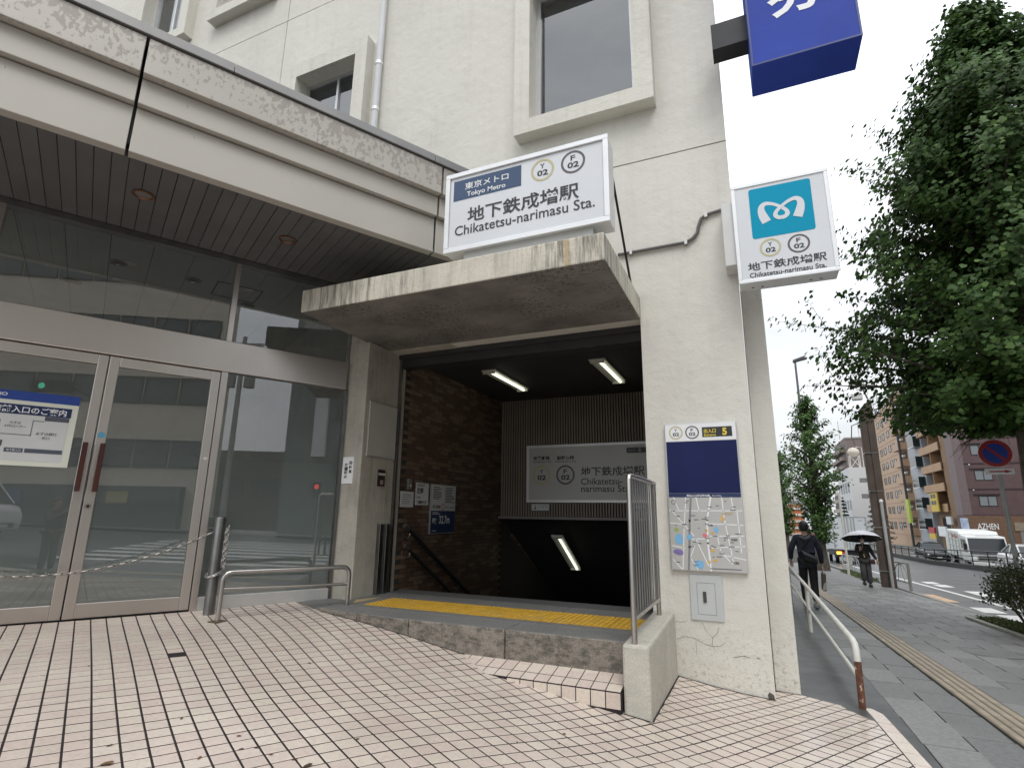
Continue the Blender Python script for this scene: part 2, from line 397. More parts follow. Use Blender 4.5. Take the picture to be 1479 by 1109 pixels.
# ------------------------------------------------------------------ text and print helpers
_tx = {}
def text_mesh(body, bold=0.0):
    key = (body, bold)
    if key in _tx: return _tx[key]
    c = bpy.data.curves.new('lettering', 'FONT'); c.body = body; c.size = 1; c.offset = bold; c.resolution_u = 3
    o = bpy.data.objects.new('lettering', c); col.objects.link(o); bpy.context.view_layer.update()
    me = bpy.data.meshes.new_from_object(o.evaluated_get(bpy.context.evaluated_depsgraph_get()))
    vs = np.array([v.co[:2] for v in me.vertices]); fs = [tuple(p.vertices) for p in me.polygons]
    bpy.data.objects.remove(o); bpy.data.curves.remove(c); bpy.data.meshes.remove(me)
    mn, mx = vs.min(0), vs.max(0)
    _tx[key] = ((vs - mn) / (mx - mn), fs); return _tx[key]
class Plane:
    """a printed plane: origin + a * X + b * Up + lift * normal"""
    def __init__(s, O, X, U): s.O = Vector(O); s.X = Vector(X).normalized(); s.U = Vector(U).normalized(); s.Nn = s.X.cross(s.U)
    def __call__(s, a, b, lift=0.0): return s.O + s.X * a + s.U * b + s.Nn * lift
    def rect(s, mb, a0, a1, b0, b1, lift=.002, mi=0): return mb.poly([s(a0, b0, lift), s(a1, b0, lift), s(a1, b1, lift), s(a0, b1, lift)], mi)
    def slab(s, mb, a0, a1, b0, b1, l0, l1, mi=0):
        return mb.prism([s(a0, b0, l0), s(a1, b0, l0), s(a1, b1, l0), s(a0, b1, l0)], s.Nn * (l1 - l0), mi)
    def rrect(s, mb, a0, a1, b0, b1, r, lift=.002, n=5):
        pts = []
        for cx, cy, st in ((a1 - r, b0 + r, -90), (a1 - r, b1 - r, 0), (a0 + r, b1 - r, 90), (a0 + r, b0 + r, 180)):
            for i in range(n + 1):
                t_ = R(st + 90 * i / n); pts.append(s(cx + r * math.cos(t_), cy + r * math.sin(t_), lift))
        return mb.poly(pts)
    def text(s, mb, body, a0, a1, b0, b1, lift=.003, bold=0.0):
        vs, fs = text_mesh(body, bold); mb.cuts.append((len(mb.v), len(mb.f)))
        return mb.add([s(a0 + (a1 - a0) * x, b0 + (b1 - b0) * y, lift) for x, y in vs], fs)
    def ring(s, mb, a, b, r0, r1, lift=.002, n=36):
        vs = [s(a + r * math.cos(2 * math.pi * k / n), b + r * math.sin(2 * math.pi * k / n), lift) for r in (r0, r1) for k in range(n)]
        return mb.add(vs, [(k, (k + 1) % n, n + (k + 1) % n, n + k) for k in range(n)][0:n] and [(n + k, n + (k + 1) % n, (k + 1) % n, k) for k in range(n)])
    def disc(s, mb, a, b, r, lift=.001, n=36): return mb.poly([s(a + r * math.cos(2 * math.pi * k / n), b + r * math.sin(2 * math.pi * k / n), lift) for k in range(n)])
    def frame(s, mb, a0, a1, b0, b1, w, l0, l1):
        s.slab(mb, a0, a1, b0, b0 + w, l0, l1); s.slab(mb, a0, a1, b1 - w, b1, l0, l1)
        s.slab(mb, a0, a0 + w, b0 + w, b1 - w, l0, l1); s.slab(mb, a1 - w, a1, b0 + w, b1 - w, l0, l1); return mb
def route_mark(pl, parent, a, b, r, letter, ringmat, lift=.003, inkmat=None):
    """a station-number disc: coloured ring, a letter above the number"""
    inkmat = inkmat or Mt['ink']
    rg = pl.ring(MB(), a, b, r * .82, r, lift).build('number_ring', ringmat, parent)
    mb = MB()
    pl.text(mb, letter, a - r * .20, a + r * .20, b + r * .14, b + r * .60, lift, .015)
    pl.text(mb, '02', a - r * .46, a + r * .48, b - r * .52, b - r * .0, lift, .03)
    mb.build('lettering', inkmat, rg)

# ------------------------------------------------------------------ site heights
TH = R(61.14344); GT = Vector((math.cos(TH), math.sin(TH), 0)); GN = Vector((math.sin(TH), -math.cos(TH), 0)); DG = -6.2005
def gpt(s, u, z): return GT * s + GN * (DG + u) + Vector((0, 0, z))       # s along the shop front, u out from its glass
def gbox(mb, s0, s1, u0, u1, z0, z1, mi=0):
    return mb.prism([gpt(s0, u0, z0), gpt(s0, u1, z0), gpt(s1, u1, z0), gpt(s1, u0, z0)], (0, 0, z1 - z0), mi)
def su(x, y): return GT.x * x + GT.y * y, GN.x * x + GN.y * y - DG
YW, XJ, XR, ZC, ZP = 5.40, -4.05, -0.958, 1.965, -0.898    # wall plane, left jamb, right jamb, canopy underside, platform
def h_road(y): return -.0385 * y if y < 50 else -1.925 - .02 * (y - 50)
def road_z(x, y):
    return -1.36 + h_road(y) + .022 * (min(x, 11.0) - 4) - .022 * max(0, x - 11.6)
def walk_z(x, y): return -1.23 - .0425 * y if y < 24 else -1.23 - 1.02 + (h_road(y) - h_road(24))
ctrl = np.array([(-8, -1, -.88), (-6.6, 1, -.90), (-5.62, 2.65, -.916), (-5.44, 2.98, -.916), (-5.2, 3.4, -.918), (-4.98, 3.8, -.922), (-4.34, 4.97, -.915), (-3.41, 2.47, -1.02), (-2.37, 1.89, -1.086), (-2.97, 2.47, -1.054),
    (-3.62, 2.46, -.995), (-3.7, 4.5, -.935), (-3.15, 4.31, -.994), (-2.87, 4.31, -1.031), (-2.67, 4.31, -1.068), (-2.435, 4.31, -1.099), (-2.3, 4.06, -1.135), (-.96, 4.06, -1.295), (-.77, 4.1, -1.35),
    (-.77, 5.4, -1.353), (0, 5.4, -1.462), (-1.5, 2.57, -1.14), (.2, 5.7, -1.475), (.64, 5.55, -1.462), (.70, 4.45, -1.412), (.78, 3.0, -1.35), (.86, 1.5, -1.285), (.95, 0, -1.225), (-.9, 3.35, -1.29), (0, 1.0, -1.21), (-1.5, 0, -1.09), (-4, 0, -.96)])
def _basis(x, y): return np.stack([np.ones_like(x), x, y, x * x, x * y, y * y], -1)
_cq = np.linalg.lstsq(_basis(ctrl[:, 0], ctrl[:, 1]), ctrl[:, 2], rcond=None)[0]
_K = lambda A, B: np.exp(-(((A[:, None, :] - B[None, :, :]) ** 2).sum(-1)) / 1.1 ** 2)
_w = np.linalg.solve(_K(ctrl[:, :2], ctrl[:, :2]) + .12 * np.eye(len(ctrl)), ctrl[:, 2] - _basis(ctrl[:, 0], ctrl[:, 1]) @ _cq)
def plaza_z(x, y):
    x = np.atleast_1d(np.asarray(x, float)); y = np.atleast_1d(np.asarray(y, float))
    return _basis(x, y) @ _cq + _K(np.stack([x, y], -1), ctrl[:, :2]) @ _w
def pz(x, y): return float(plaza_z(x, y)[0])

# ------------------------------------------------------------------ the setting: ground, road, pavement, plaza
mb = MB()
xs = [-400, -60, -20, -6, 0, 3, 12, 20, 60, 400]; ys = [-300, -80, -30, 0, 25, 50, 80, 120, 200, 400, 900]
vs = [(x, y, road_z(max(4, min(18, x)), y) - .42) for y in ys for x in xs]
mb.add(vs, [(j * len(xs) + i, j * len(xs) + i + 1, (j + 1) * len(xs) + i + 1, (j + 1) * len(xs) + i) for j in range(len(ys) - 1) for i in range(len(xs) - 1)])
ground = tag(mb.build('ground', mk('ground_soil', (.11, .105, .095), .9), loc=(0, 0, 0)), kind='structure')

def strip(mb, x0, x1, ys, zf, mi=0, lift=0.0, nx=1):
    for a, b in zip(ys[:-1], ys[1:]):
        for i in range(nx):
            p, q = x0 + (x1 - x0) * i / nx, x0 + (x1 - x0) * (i + 1) / nx
            mb.poly([(p, a, zf(p, a) + lift), (q, a, zf(q, a) + lift), (q, b, zf(q, b) + lift), (p, b, zf(p, b) + lift)], mi)
    return mb
YS = list(range(-90, 50, 7)) + [50, 60, 80, 100, 140, 200, 300, 420]
road = tag(strip(strip(MB(), 4.0, 11.3, YS, road_z, nx=2), 11.3, 19.5, YS, road_z, nx=3).build('road', Mt['asphalt'], loc=(0, 0, 0)), kind='structure')
mk_line = mk('worn_road_paint', (.62, .62, .60), .55, var=.12, vs=9)
mk_orange = mk('worn_orange_paint', (.55, .36, .22), .6, var=.15, vs=9)
def marking(x0, x1, y0, y1, m=mk_line, skew=0.0):
    n_ = max(1, int((y1 - y0) / 6)); yy = [y0 + (y1 - y0) * i / n_ for i in range(n_ + 1)]
    b = MB()
    for a, c in zip(yy[:-1], yy[1:]):
        b.poly([(x + (skew * (y - y0)), y, road_z(x, y) + .005) for x, y in ((x0, a), (x1, a), (x1, c), (x0, c))])
    return b.build('road_marking', m, road)
marking(5.12, 5.27, 9.0, 110); marking(8.1, 8.25, 50, 58); marking(8.1, 8.25, 66, 74)
for a, c, x in ((20.6, 22.6, 5.62), (24.2, 25.6, 5.5), (25.9, 27.2, 5.5), (14.2, 15.5, 4.35), (15.8, 17.0, 4.3)): marking(x, x + .42, a, c, skew=.04)
marking(4.15, 4.5, 18.2, 20.6, mk_orange, -.02); marking(4.1, 4.32, 12.6, 14.0, mk_orange)
for x in (13.9, 16.3):
    for y in range(30, 120, 12): marking(x, x + .14, y, y + 5)
marking(18.9, 19.05, 20, 110); marking(11.95, 12.1, 20, 110)
for i in range(9): marking(4.9 + i * .95, 5.35 + i * .95, -3.4, 3.2)                  # zebra crossing towards the far side
marking(4.9, 10.8, 5.2, 5.6)

# pavement: a bed of joint mortar carrying pavers and a ribbed guiding strip
SX = lambda y: -.0159 * (y - 5.0)           # the strip runs a degree off the wall
bed = tag(strip(MB(), .0, 4.02, [-14, -8, -2, 4, 10, 16, 22, 24, 30, 40, 50, 80, 140, 300], lambda x, y: walk_z(x, y) - .012).build('pavement', Mt['paver_joint'], loc=(0, 0, 0)), kind='structure')
PW, PL = .295, .64
pm = []
for vi in range(3):
    b = MB(); k_ = .006
    b.prism([(-PW / 2 + k_ / 2, -PL / 2 + k_ / 2, -.03), (PW / 2 - k_ / 2, -PL / 2 + k_ / 2, -.03), (PW / 2 - k_ / 2, PL / 2 - k_ / 2, -.03), (-PW / 2 + k_ / 2, PL / 2 - k_ / 2, -.03)], (0, 0, .03))
    pm.append(b.mesh('paver', [Mt['paver'], mk('dark_paver_b', (.155, .157, .156), .55, var=.2, vs=30), mk('dark_paver_c', (.21, .21, .205), .6, var=.2, vs=30)][vi]))
pav = []
for j in range(-4, 70):
    for i in range(0, 11):
        if i == 2: continue
        y = j * PL + (i % 2) * .32; x = .855 + PW / 2 + i * PW + SX(y)
        if x + PW / 2 > 4.0 or (x > 3.3 and 8.6 < y < 13.7): continue
        if y < -2: continue
        pav.append((x, y))
pav.sort(key=lambda p: (p[1] < 3.2, p[0] ** 2 + p[1] ** 2))
sl = math.atan(-.0425)
for x, y in pav[:300]:
    inst(random.choice(pm), 'paver', bed, (x, y, walk_z(x, y) + random.uniform(-.002, .002)), (sl, 0, 0))
b = MB()
for x, y in pav[300:]:
    hx, hy = PW / 2 - .003, PL / 2 - .003
    b.poly([(x + a * hx, y + c * hy, walk_z(x, y + c * hy)) for a, c in ((-1, -1), (1, -1), (1, 1), (-1, 1))])
tag(b.build('pavers', Mt['paver'], bed), kind='stuff')
b = MB(); b.prism([(-.148, -.148, -.03), (.148, -.148, -.03), (.148, .148, -.03), (-.148, .148, -.03)], (0, 0, .031))
for i in range(4):
    x = -.105 + i * .07
    b.add([(x - .024, -.146, .001), (x + .024, -.146, .001), (x + .024, .146, .001), (x - .024, .146, .001), (x - .014, -.14, .006), (x + .014, -.14, .006), (x + .014, .14, .006), (x - .014, .14, .006)],
          [(4, 5, 6, 7), (0, 1, 5, 4), (1, 2, 6, 5), (2, 3, 7, 6), (3, 0, 4, 7)], 1)
tmesh = b.mesh('tactile_tile', [mk('tactile_base_shaded', (.13, .115, .09), .7, var=.2, vs=6), Mt['tactile_beige']])  # darker base colour paints shade between the bars, so their relief shows
for j in range(-4, 90):
    y = .3 * j
    inst(tmesh, 'guiding_tile', bed, (1.468 + .148 + SX(y), y, walk_z(0, y) + .001), (sl, 0, R(.9)))
# wet gutter strip and flat slope along the plaza edge and the building's foot
b = MB(); strip(b, .02, .86, [2, 4, 5.3, 6, 9, 14, 20, 40], lambda x, y: walk_z(x, y) - .004)
b.build('gutter', Mt['gutter'], bed)
# manhole cover

mp_ = Plane((2.55, 9.25, walk_z(2.55, 9.25) + .003), (1, 0, 0), (0, 1, -.0425))
ring = MB(); mp_.ring(ring, 0, 0, .29, .315, .0); mp_.ring(ring, 0, 0, .13, .14, .0)
ring.build('manhole_rim', Mt['gutter'], bed)
disc_ = MB(); mp_.disc(disc_, 0, 0, .288, .0); disc_.build('manhole_cover', Mt['paver'], bed)
# kerb stones
km = MB().box(-.075, .075, -.497, .497, -.25, 0).mesh('kerb_stone', mk('kerb_concrete', (.25, .245, .23), .8, var=.2, vs=6))
kerb = tag(strip(MB(), 3.93, 4.07, [-20, 0, 24, 50, 120], lambda x, y: walk_z(x, y) - .12).build('kerb', Mt['paver_joint'], loc=(0, 0, 0)), kind='structure')
for j in range(2, 62):
    y = j + .5; inst(km, 'kerb_stone', kerb, (4.0, y, max(walk_z(4, y), road_z(4, y) + .03) + .004), (math.atan(-.041), 0, 0))
# planter bed with kerb, soil
pb = thing('planting_bed', (3.72, 11.2, walk_z(3.7, 11.2)), 'narrow planting bed with pale concrete edging beside the road', 'planter')
b = MB()
for x0, x1, y0, y1 in ((3.40, 3.50, 8.8, 13.6), (3.50, 4.0, 13.5, 13.6)):
    b.prism([(x0, y0, walk_z(0, y0) - .1), (x1, y0, walk_z(0, y0) - .1), (x1, y1, walk_z(0, y1) - .1), (x0, y1, walk_z(0, y1) - .1)], (0, 0, .14))
b.build('edging', mk('edging_concrete', (.33, .32, .29), .85, var=.15, vs=8), pb)
strip(MB(), 3.5, 3.95, [8.8, 11, 13.5], lambda x, y: walk_z(x, y) + .01).build('soil', mk('bed_soil', (.06, .05, .035), .95, var=.3, vs=20), pb)

# tiled plaza: dark grout bed following the slope, cream tiles proud of it
XB = lambda y: .64 + .052 * (5.6 - y)           # inner line of the border course
gx = np.linspace(-9.5, 1.2, 72); gy = np.linspace(-3.2, 5.85, 66)
GX, GY = np.meshgrid(gx, gy); GZ = plaza_z(GX.ravel(), GY.ravel()).reshape(GX.shape) - .0013
b = MB(); idx = {}
def inplaza(x, y):
    s_, u_ = su(x, y)
    return u_ > -.12 and x < XB(y) + .11 and s_ < 5.17
for j in range(len(gy) - 1):
    for i in range(len(gx) - 1):
        if inplaza(gx[i], gy[j]) or inplaza(gx[i + 1], gy[j + 1]):
            pts = [(i, j), (i + 1, j), (i + 1, j + 1), (i, j + 1)]
            for p in pts:
                if p not in idx:
                    x_, y_ = GX[p[1], p[0]], GY[p[1], p[0]]; z_ = GZ[p[1], p[0]]
                    s_, u_ = su(x_, y_)
                    if s_ > 5.12: pq_ = gpt(5.12, u_, 0); x_, y_ = pq_.x, pq_.y; z_ = pz(x_, y_) - .0013
                    if x_ > XB(y_) + .10: x_ = XB(y_) + .10; z_ = walk_z(x_, y_) - .01
                    idx[p] = len(b.v); b.v.append((x_, y_, z_))
            b.f.append(tuple(idx[p] for p in pts)); b.mi.append(0)
plaza = tag(b.build('plaza', Mt['grout'], loc=(0, 0, 0)), kind='structure')
TM = .107; TG_S, TG_U = .0105, .0098
def clip(poly, fn):
    out = []
    for i, p in enumerate(poly):
        q = poly[(i + 1) % len(poly)]; a, c = fn(p), fn(q)
        if a >= 0: out.append(p)
        if (a >= 0) != (c >= 0):
            k = a / (a - c); out.append((p[0] + (q[0] - p[0]) * k, p[1] + (q[1] - p[1]) * k))
    return out
def s_of(p): return su(p[0], p[1])[0]
cur = [(-4.46, 4.60), (-3.95, 4.40), (-3.2, 4.31), (-.95, 4.31)]
tiles_full, tiles_cut = [], []
S0 = -.021
for iu in range(0, 96):
    for is_ in range(-40, 52):
        sc_, uc_ = S0 + (is_ + .5) * TM, .035 + (iu + .5) * TM
        c = gpt(sc_, uc_, 0)
        if c.x > 1.1 or c.y < -2.6 or c.x < -9 or c.y > 5.95 or sc_ > 5.2: continue
        if -3.9 < c.x < -.97 and c.y > 4.40: continue
        if -.97 <= c.x < -.80 and c.y > 5.5: continue
        if c.x <= -3.97 and c.y > 4.62 and su(c.x, c.y)[1] < .3 and c.y > 4.7: continue
        if -.94 <= c.x < -.83 and c.y > 4.17: continue
        if -.78 <= c.x < -.02 and c.y > 5.45: continue
        if c.x >= -.02 and c.y > 5.80: continue
        if -2.40 < c.x < -.97 and 4.10 < c.y and pz(c.x, c.y) < -1.171 + (c.y - 4.063) * .2016 - .012: continue
        if (is_, iu) == (6, 13): continue                     # one tile is missing
        a, d = TM / 2 - TG_S / 2, TM / 2 - TG_U / 2
        q = [tuple(gpt(sc_ + i * a, uc_ + j * d, 0))[:2] for i, j in ((-1, -1), (-1, 1), (1, 1), (1, -1))]
        q2 = clip(clip(q, lambda p: XB(p[1]) - .004 - p[0]), lambda p: 5.115 - s_of(p))
        if len(q2) < 3: continue
        full = len(q2) == 4 and all(abs(q2[k][0] - q[k][0]) + abs(q2[k][1] - q[k][1]) < 1e-6 for k in range(4))
        (tiles_full if full else tiles_cut).append((c.x, c.y, q2))
def in_view(x, y):
    v = Vector((x, y, pz(x, y))); d = v.dot(fwd)
    return d > .2 and abs(v.dot(r2) / d * FPX) < 720 and abs(v.dot(u2) / d * FPX) < 545
tiles_full.sort(key=lambda e: (not in_view(e[0], e[1]), e[0] ** 2 + e[1] ** 2))
hs, hu = TM / 2 - TG_S / 2, TM / 2 - TG_U / 2
tb = []
for vi in range(3):
    b = MB(); e = .003
    low = [GT * (i * hs) + GN * (j * hu) for i, j in ((-1, -1), (-1, 1), (1, 1), (1, -1))]
    top = [GT * (i * (hs - e)) + GN * (j * (hu - e)) for i, j in ((-1, -1), (-1, 1), (1, 1), (1, -1))]
    b.add([p + Vector((0, 0, -.012)) for p in low] + [p + Vector((0, 0, -.001)) for p in low] + top,
          [(8, 9, 10, 11)] + [(4 + i, 4 + (i + 1) % 4, 8 + (i + 1) % 4, 8 + i) for i in range(4)] + [(i, (i + 1) % 4, 4 + (i + 1) % 4, 4 + i) for i in range(4)])
    tb.append(b.mesh('tile', Mt['tile'][vi]))
def slope_rot(x, y):
    e = .05; dzx = (pz(x + e, y) - pz(x - e, y)) / (2 * e); dzy = (pz(x, y + e) - pz(x, y - e)) / (2 * e)
    n_ = Vector((-dzx, -dzy, 1)).normalized(); return Vector((0, 0, 1)).rotation_difference(n_).to_euler()
for x, y, q in tiles_full[:300]:
    rt = slope_rot(x, y)
    inst(tb[random.choice((0, 0, 1, 2))], 'tile', plaza, (x, y, pz(x, y) + random.uniform(-.0002, .0007)), (rt.x + random.uniform(-.004, .004), rt.y + random.uniform(-.004, .004), rt.z))
rest = tiles_full[300:] + tiles_cut
cnt = np.array([p for e in rest for p in e[2]]); zz = plaza_z(cnt[:, 0], cnt[:, 1]); k = 0
b = MB()
for x, y, q in rest:
    n_ = len(q); dz = random.uniform(-.0002, .0008)
    tp = [(q[i][0], q[i][1], zz[k + i] + dz) for i in range(n_)]; k += n_
    mi = random.choice((0, 0, 1, 2))
    b.poly(tp, mi)
    if y < 4 and -6 < x:
        b.add(tp + [(p[0], p[1], p[2] - .009) for p in tp], [(i, i + n_, (i + 1) % n_ + n_, (i + 1) % n_) for i in range(n_)], mi)
tag(b.build('tiles', Mt['tile'], plaza), kind='stuff')
# border course along the pavement: individual oblong tiles
for j in range(0, 34):
    y0, y1 = 5.62 - .215 * (j + 1) + .004, 5.62 - .215 * j - .004
    if y0 < -1.6: break
    b = MB(); k_ = random.uniform(-.001, .001)
    pts = [(XB(y0) + .004, y0), (XB(y0) + .10, y0), (XB(y1) + .10, y1), (XB(y1) + .004, y1)]
    if j == 0: pts[3] = (XB(y1) + .004, y1 - .03)
    b.prism([(x, y, .45 * pz(x, y) + .55 * (walk_z(x, y) + .004) - .02) for x, y in pts], (0, 0, .02 + k_))
    b.build('border_tile', random.choice(Mt['tile']), plaza)

# dirty joints where walls meet the tiles
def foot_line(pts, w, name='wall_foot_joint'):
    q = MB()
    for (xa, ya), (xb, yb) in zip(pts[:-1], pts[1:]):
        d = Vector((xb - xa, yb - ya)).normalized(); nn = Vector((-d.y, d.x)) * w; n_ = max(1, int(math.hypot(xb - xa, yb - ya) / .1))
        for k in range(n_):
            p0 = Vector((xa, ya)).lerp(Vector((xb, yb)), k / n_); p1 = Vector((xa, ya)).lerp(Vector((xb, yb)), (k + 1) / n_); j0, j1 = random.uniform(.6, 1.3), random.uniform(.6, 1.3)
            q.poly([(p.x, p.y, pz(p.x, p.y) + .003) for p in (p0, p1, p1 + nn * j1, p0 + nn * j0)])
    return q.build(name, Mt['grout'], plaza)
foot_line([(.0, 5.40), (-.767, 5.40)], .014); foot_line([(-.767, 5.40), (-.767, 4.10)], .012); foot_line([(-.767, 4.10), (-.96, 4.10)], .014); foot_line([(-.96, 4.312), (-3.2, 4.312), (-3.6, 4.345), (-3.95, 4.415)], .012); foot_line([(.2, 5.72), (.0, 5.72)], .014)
# fallen leaves and the bare patch of the missing tile
lm = []
for c_ in ((.10, .045, .02), (.06, .035, .02), (.13, .075, .03)):
    b = MB(); b.add([(0, -.5, 0), (.24, -.1, .12), (.2, .3, .05), (0, .5, .02), (-.2, .3, .08), (-.24, -.1, .05), (0, 0, .0)], [(0, 1, 6), (1, 2, 6), (2, 3, 6), (3, 4, 6), (4, 5, 6), (5, 0, 6)])
    lm.append(b.mesh('fallen_leaf', mk('dry_leaf', c_, .7, var=.3, vs=30)))
leafspots = []
def ground_hit(px, py):
    d = fwd * FPX + r2 * (px - 739.5) - u2 * (py - 554.5); t_ = 1.0; P = None
    t_ = -1.1 / d.z
    for _ in range(12):
        P = d * t_; t_ = pz(P.x, P.y) / d.z
    return d * t_
for px, py, sz in ((152, 1104, .07), (447, 958, .035), (128, 962, .022), (258, 916, .02), (262, 1038, .025), (345, 1063, .028), (348, 1082, .03), (370, 1080, .03), (391, 1090, .025), (425, 1097, .03), (443, 1107, .055), (515, 1068, .03), (558, 1003, .022), (540, 999, .016),
                    (571, 1006, .018), (657, 998, .022), (747, 1072, .018), (815, 1060, .03), (807, 1074, .02), (921, 1056, .02), (158, 1077, .03), (130, 1068, .02), (523, 944, .018), (400, 968, .02), (288, 1095, .03), (234, 897, .012), (345, 1033, .02)):
    P = ground_hit(px, py)
    o = bpy.data.objects.new('fallen_leaf', random.choice(lm)); col.objects.link(o); o.location = P + Vector((0, 0, .003)); o.scale = (sz, sz, sz * .7)
    e = slope_rot(P.x, P.y); o.rotation_euler = (e.x + .15, e.y, random.uniform(0, 6.28))
    tag(o, 'small dry brown leaf lying on the tiled plaza', 'leaf', 'dry leaves on the plaza')

# ------------------------------------------------------------------ the corner building
bld = thing('corner_building', (-4, 5.5, -1.4), 'cream rendered corner building with framed windows and a brown metal canopy over a glass shopfront', 'building')
def holed_wall(mb, x0, x1, z0, z1, holes, y0, y1):
    X = sorted({x0, x1, *[h[0] for h in holes], *[h[1] for h in holes]}); Z = sorted({z0, z1, *[h[2] for h in holes], *[h[3] for h in holes]})
    X = [x for x in X if x0 <= x <= x1]; Z = [z for z in Z if z0 <= z <= z1]
    solid = lambda i, j: 0 <= i < len(X) - 1 and 0 <= j < len(Z) - 1 and not any(h[0] - 1e-6 <= X[i] and X[i + 1] <= h[1] + 1e-6 and h[2] - 1e-6 <= Z[j] and Z[j + 1] <= h[3] + 1e-6 for h in holes)
    for i in range(len(X) - 1):
        for j in range(len(Z) - 1):
            if not solid(i, j): continue
            a, b_, c, d = X[i], X[i + 1], Z[j], Z[j + 1]
            mb.poly([(a, y0, c), (b_, y0, c), (b_, y0, d), (a, y0, d)]); mb.poly([(b_, y1, c), (a, y1, c), (a, y1, d), (b_, y1, d)])
            if not solid(i - 1, j): mb.poly([(a, y1, c), (a, y0, c), (a, y0, d), (a, y1, d)])
            if not solid(i + 1, j): mb.poly([(b_, y0, c), (b_, y1, c), (b_, y1, d), (b_, y0, d)])
            if not solid(i, j - 1): mb.poly([(a, y0, c), (a, y1, c), (b_, y1, c), (b_, y0, c)])
            if not solid(i, j + 1): mb.poly([(a, y0, d), (b_, y0, d), (b_, y1, d), (a, y1, d)])
    return mb
WZ0, WZ1 = 4.43, 6.87
WIN = [(-2.34, -.68, WZ0, WZ1), (-6.29, -4.72, WZ0, WZ1), (-8.53, -6.95, 8.72, 11.15), (-10.82, -9.16, 8.72, 11.15), (-2.34, -.68, 8.72, 11.15)]
OPEN = [(a + .20, b_ - .21, c + .22, d - .25) for a, b_, c, d in WIN]
gw = .007
holes = [(-16, -4.35, -2, 2.62), (-4.35, XR, -2, ZC)] + [(o[0], o[1], o[2], o[3]) for o in OPEN]
for z in (3.80, 8.095, 12.4): holes.append((-16, 0.01, z - gw, z + gw))
holes.append((-6.655, -6.641, 2.62, 14))
holed_wall(MB(), -16, 0.0, -1.75, 14, holes, YW, 5.72).build('wall', Mt['plaster'], bld)
b = MB()
for z in (3.80, 8.095, 12.4): b.box(-16, -.001, YW + .012, 5.7, z - gw, z + gw)
b.box(-6.655, -6.641, YW + .012, 5.7, 2.7, 13.9); b.build('wall_joint', mk('joint_sealant', (.13, .12, .105), .8), bld)
b = MB().box(-.04, 0.0, 5.72, 5.78, -1.75, 14); b.box(-.5, -.002, 5.78, 30, 2.55, 14); b.build('side_wall', Mt['plaster'], bld)
b = MB().prism([(.005, 5.72, -1.75), (.20, 5.72, -1.75), (.20, 30, -2.6), (.005, 30, -2.6)], (0, 0, 4.5)); b.build('pilaster', Mt['plaster'], bld, bevel=.008)
# chipped plaster at the wall's foot and hairline cracks as thin grooves
b = MB()
def wallplane(x, z): return (x, YW - .0025, z)
mcrack = mk('crack_dark', (.24, .21, .165), .9)
def crack(pts, w=.0035):
    b = MB()
    for (x0, z0), (x1, z1) in zip(pts[:-1], pts[1:]):
        d = Vector((x1 - x0, 0, z1 - z0)).normalized(); n_ = Vector((-d.z, 0, d.x)) * w / 2
        b.poly([Vector(wallplane(x0, z0)) - n_, Vector(wallplane(x1, z1)) - n_ * .6, Vector(wallplane(x1, z1)) + n_ * .6, Vector(wallplane(x0, z0)) + n_])
    b.build('crack', mcrack, bld)
crack([(-.76, -1.06), (-.70, -1.03), (-.62, -1.035), (-.53, -1.075), (-.47, -1.09), (-.40, -1.08), (-.36, -1.05)]); crack([(-.47, -1.09), (-.46, -1.02), (-.42, -.98), (-.40, -.93)], .005)
crack([(-.46, -1.02), (-.51, -.97), (-.54, -.90)], .003); crack([(-.765, -.91), (-.72, -.915), (-.66, -.90)], .003); crack([(-.30, -1.16), (-.22, -1.14), (-.17, -1.15)], .006); crack([(-.12, -1.145), (-.09, -1.15)], .008)
crack([(-.60, -1.06), (-.60, -1.17)], .003); crack([(-.46, -1.09), (-.44, -1.13)], .002)
b = MB().prism([(-.06, YW - .003, -1.42), (-.045, YW - .003, -1.395), (-.015, YW - .003, -1.41), (-.001, YW - .003, -1.47), (-.05, YW - .003, -1.455)], (0, .002, 0)); b.build('chipped_corner', mk('bare_chip', (.10, .085, .07), .9, var=.4, vs=40), bld)
# windows: projecting surround, silver sash, pane, blind behind
for wi, (W_, O_) in enumerate(zip(WIN, OPEN)):
    b = MB(); yf = 5.225
    a0, a1, c0, c1 = W_; o0, o1, p0, p1 = O_
    for q in ((a0, o0, c0, c1), (o1, a1, c0, c1), (o0, o1, p1, c1)): b.box(q[0], q[1], yf, YW + .001, q[2], q[3])
    b.prism([(o0, yf, c0), (o0, YW + .001, c0), (o0, YW + .10, p0 + .02), (o0, YW - .06, p0), (o0, yf, p0 - .03)], (o1 - o0, 0, 0))
    w_ = b.build('window', Mt['plaster_trim'], bld)
    f_ = MB(); pl = Plane((0, 5.50, 0), (1, 0, 0), (0, 0, 1)); pl.frame(f_, o0, o1, p0, p1, .055, -.03, .03)
    if wi: f_.box(o0 + .62, o0 + .66, 5.47, 5.52, p0, p1)
    f_.build('sash', Mt['alu_frame'], w_)
    MB().poly([(o0 + .04, 5.50, p0 + .04), (o1 - .04, 5.50, p0 + .04), (o1 - .04, 5.50, p1 - .04), (o0 + .04, 5.50, p1 - .04)]).build('pane', Mt['glass'], w_)
    MB().box(o0 - .2, o1 + .2, 5.62, 5.64, p0 - .2, p1 + .2).build('blind', mk('blind', (.26, .29, .32), .8), w_)
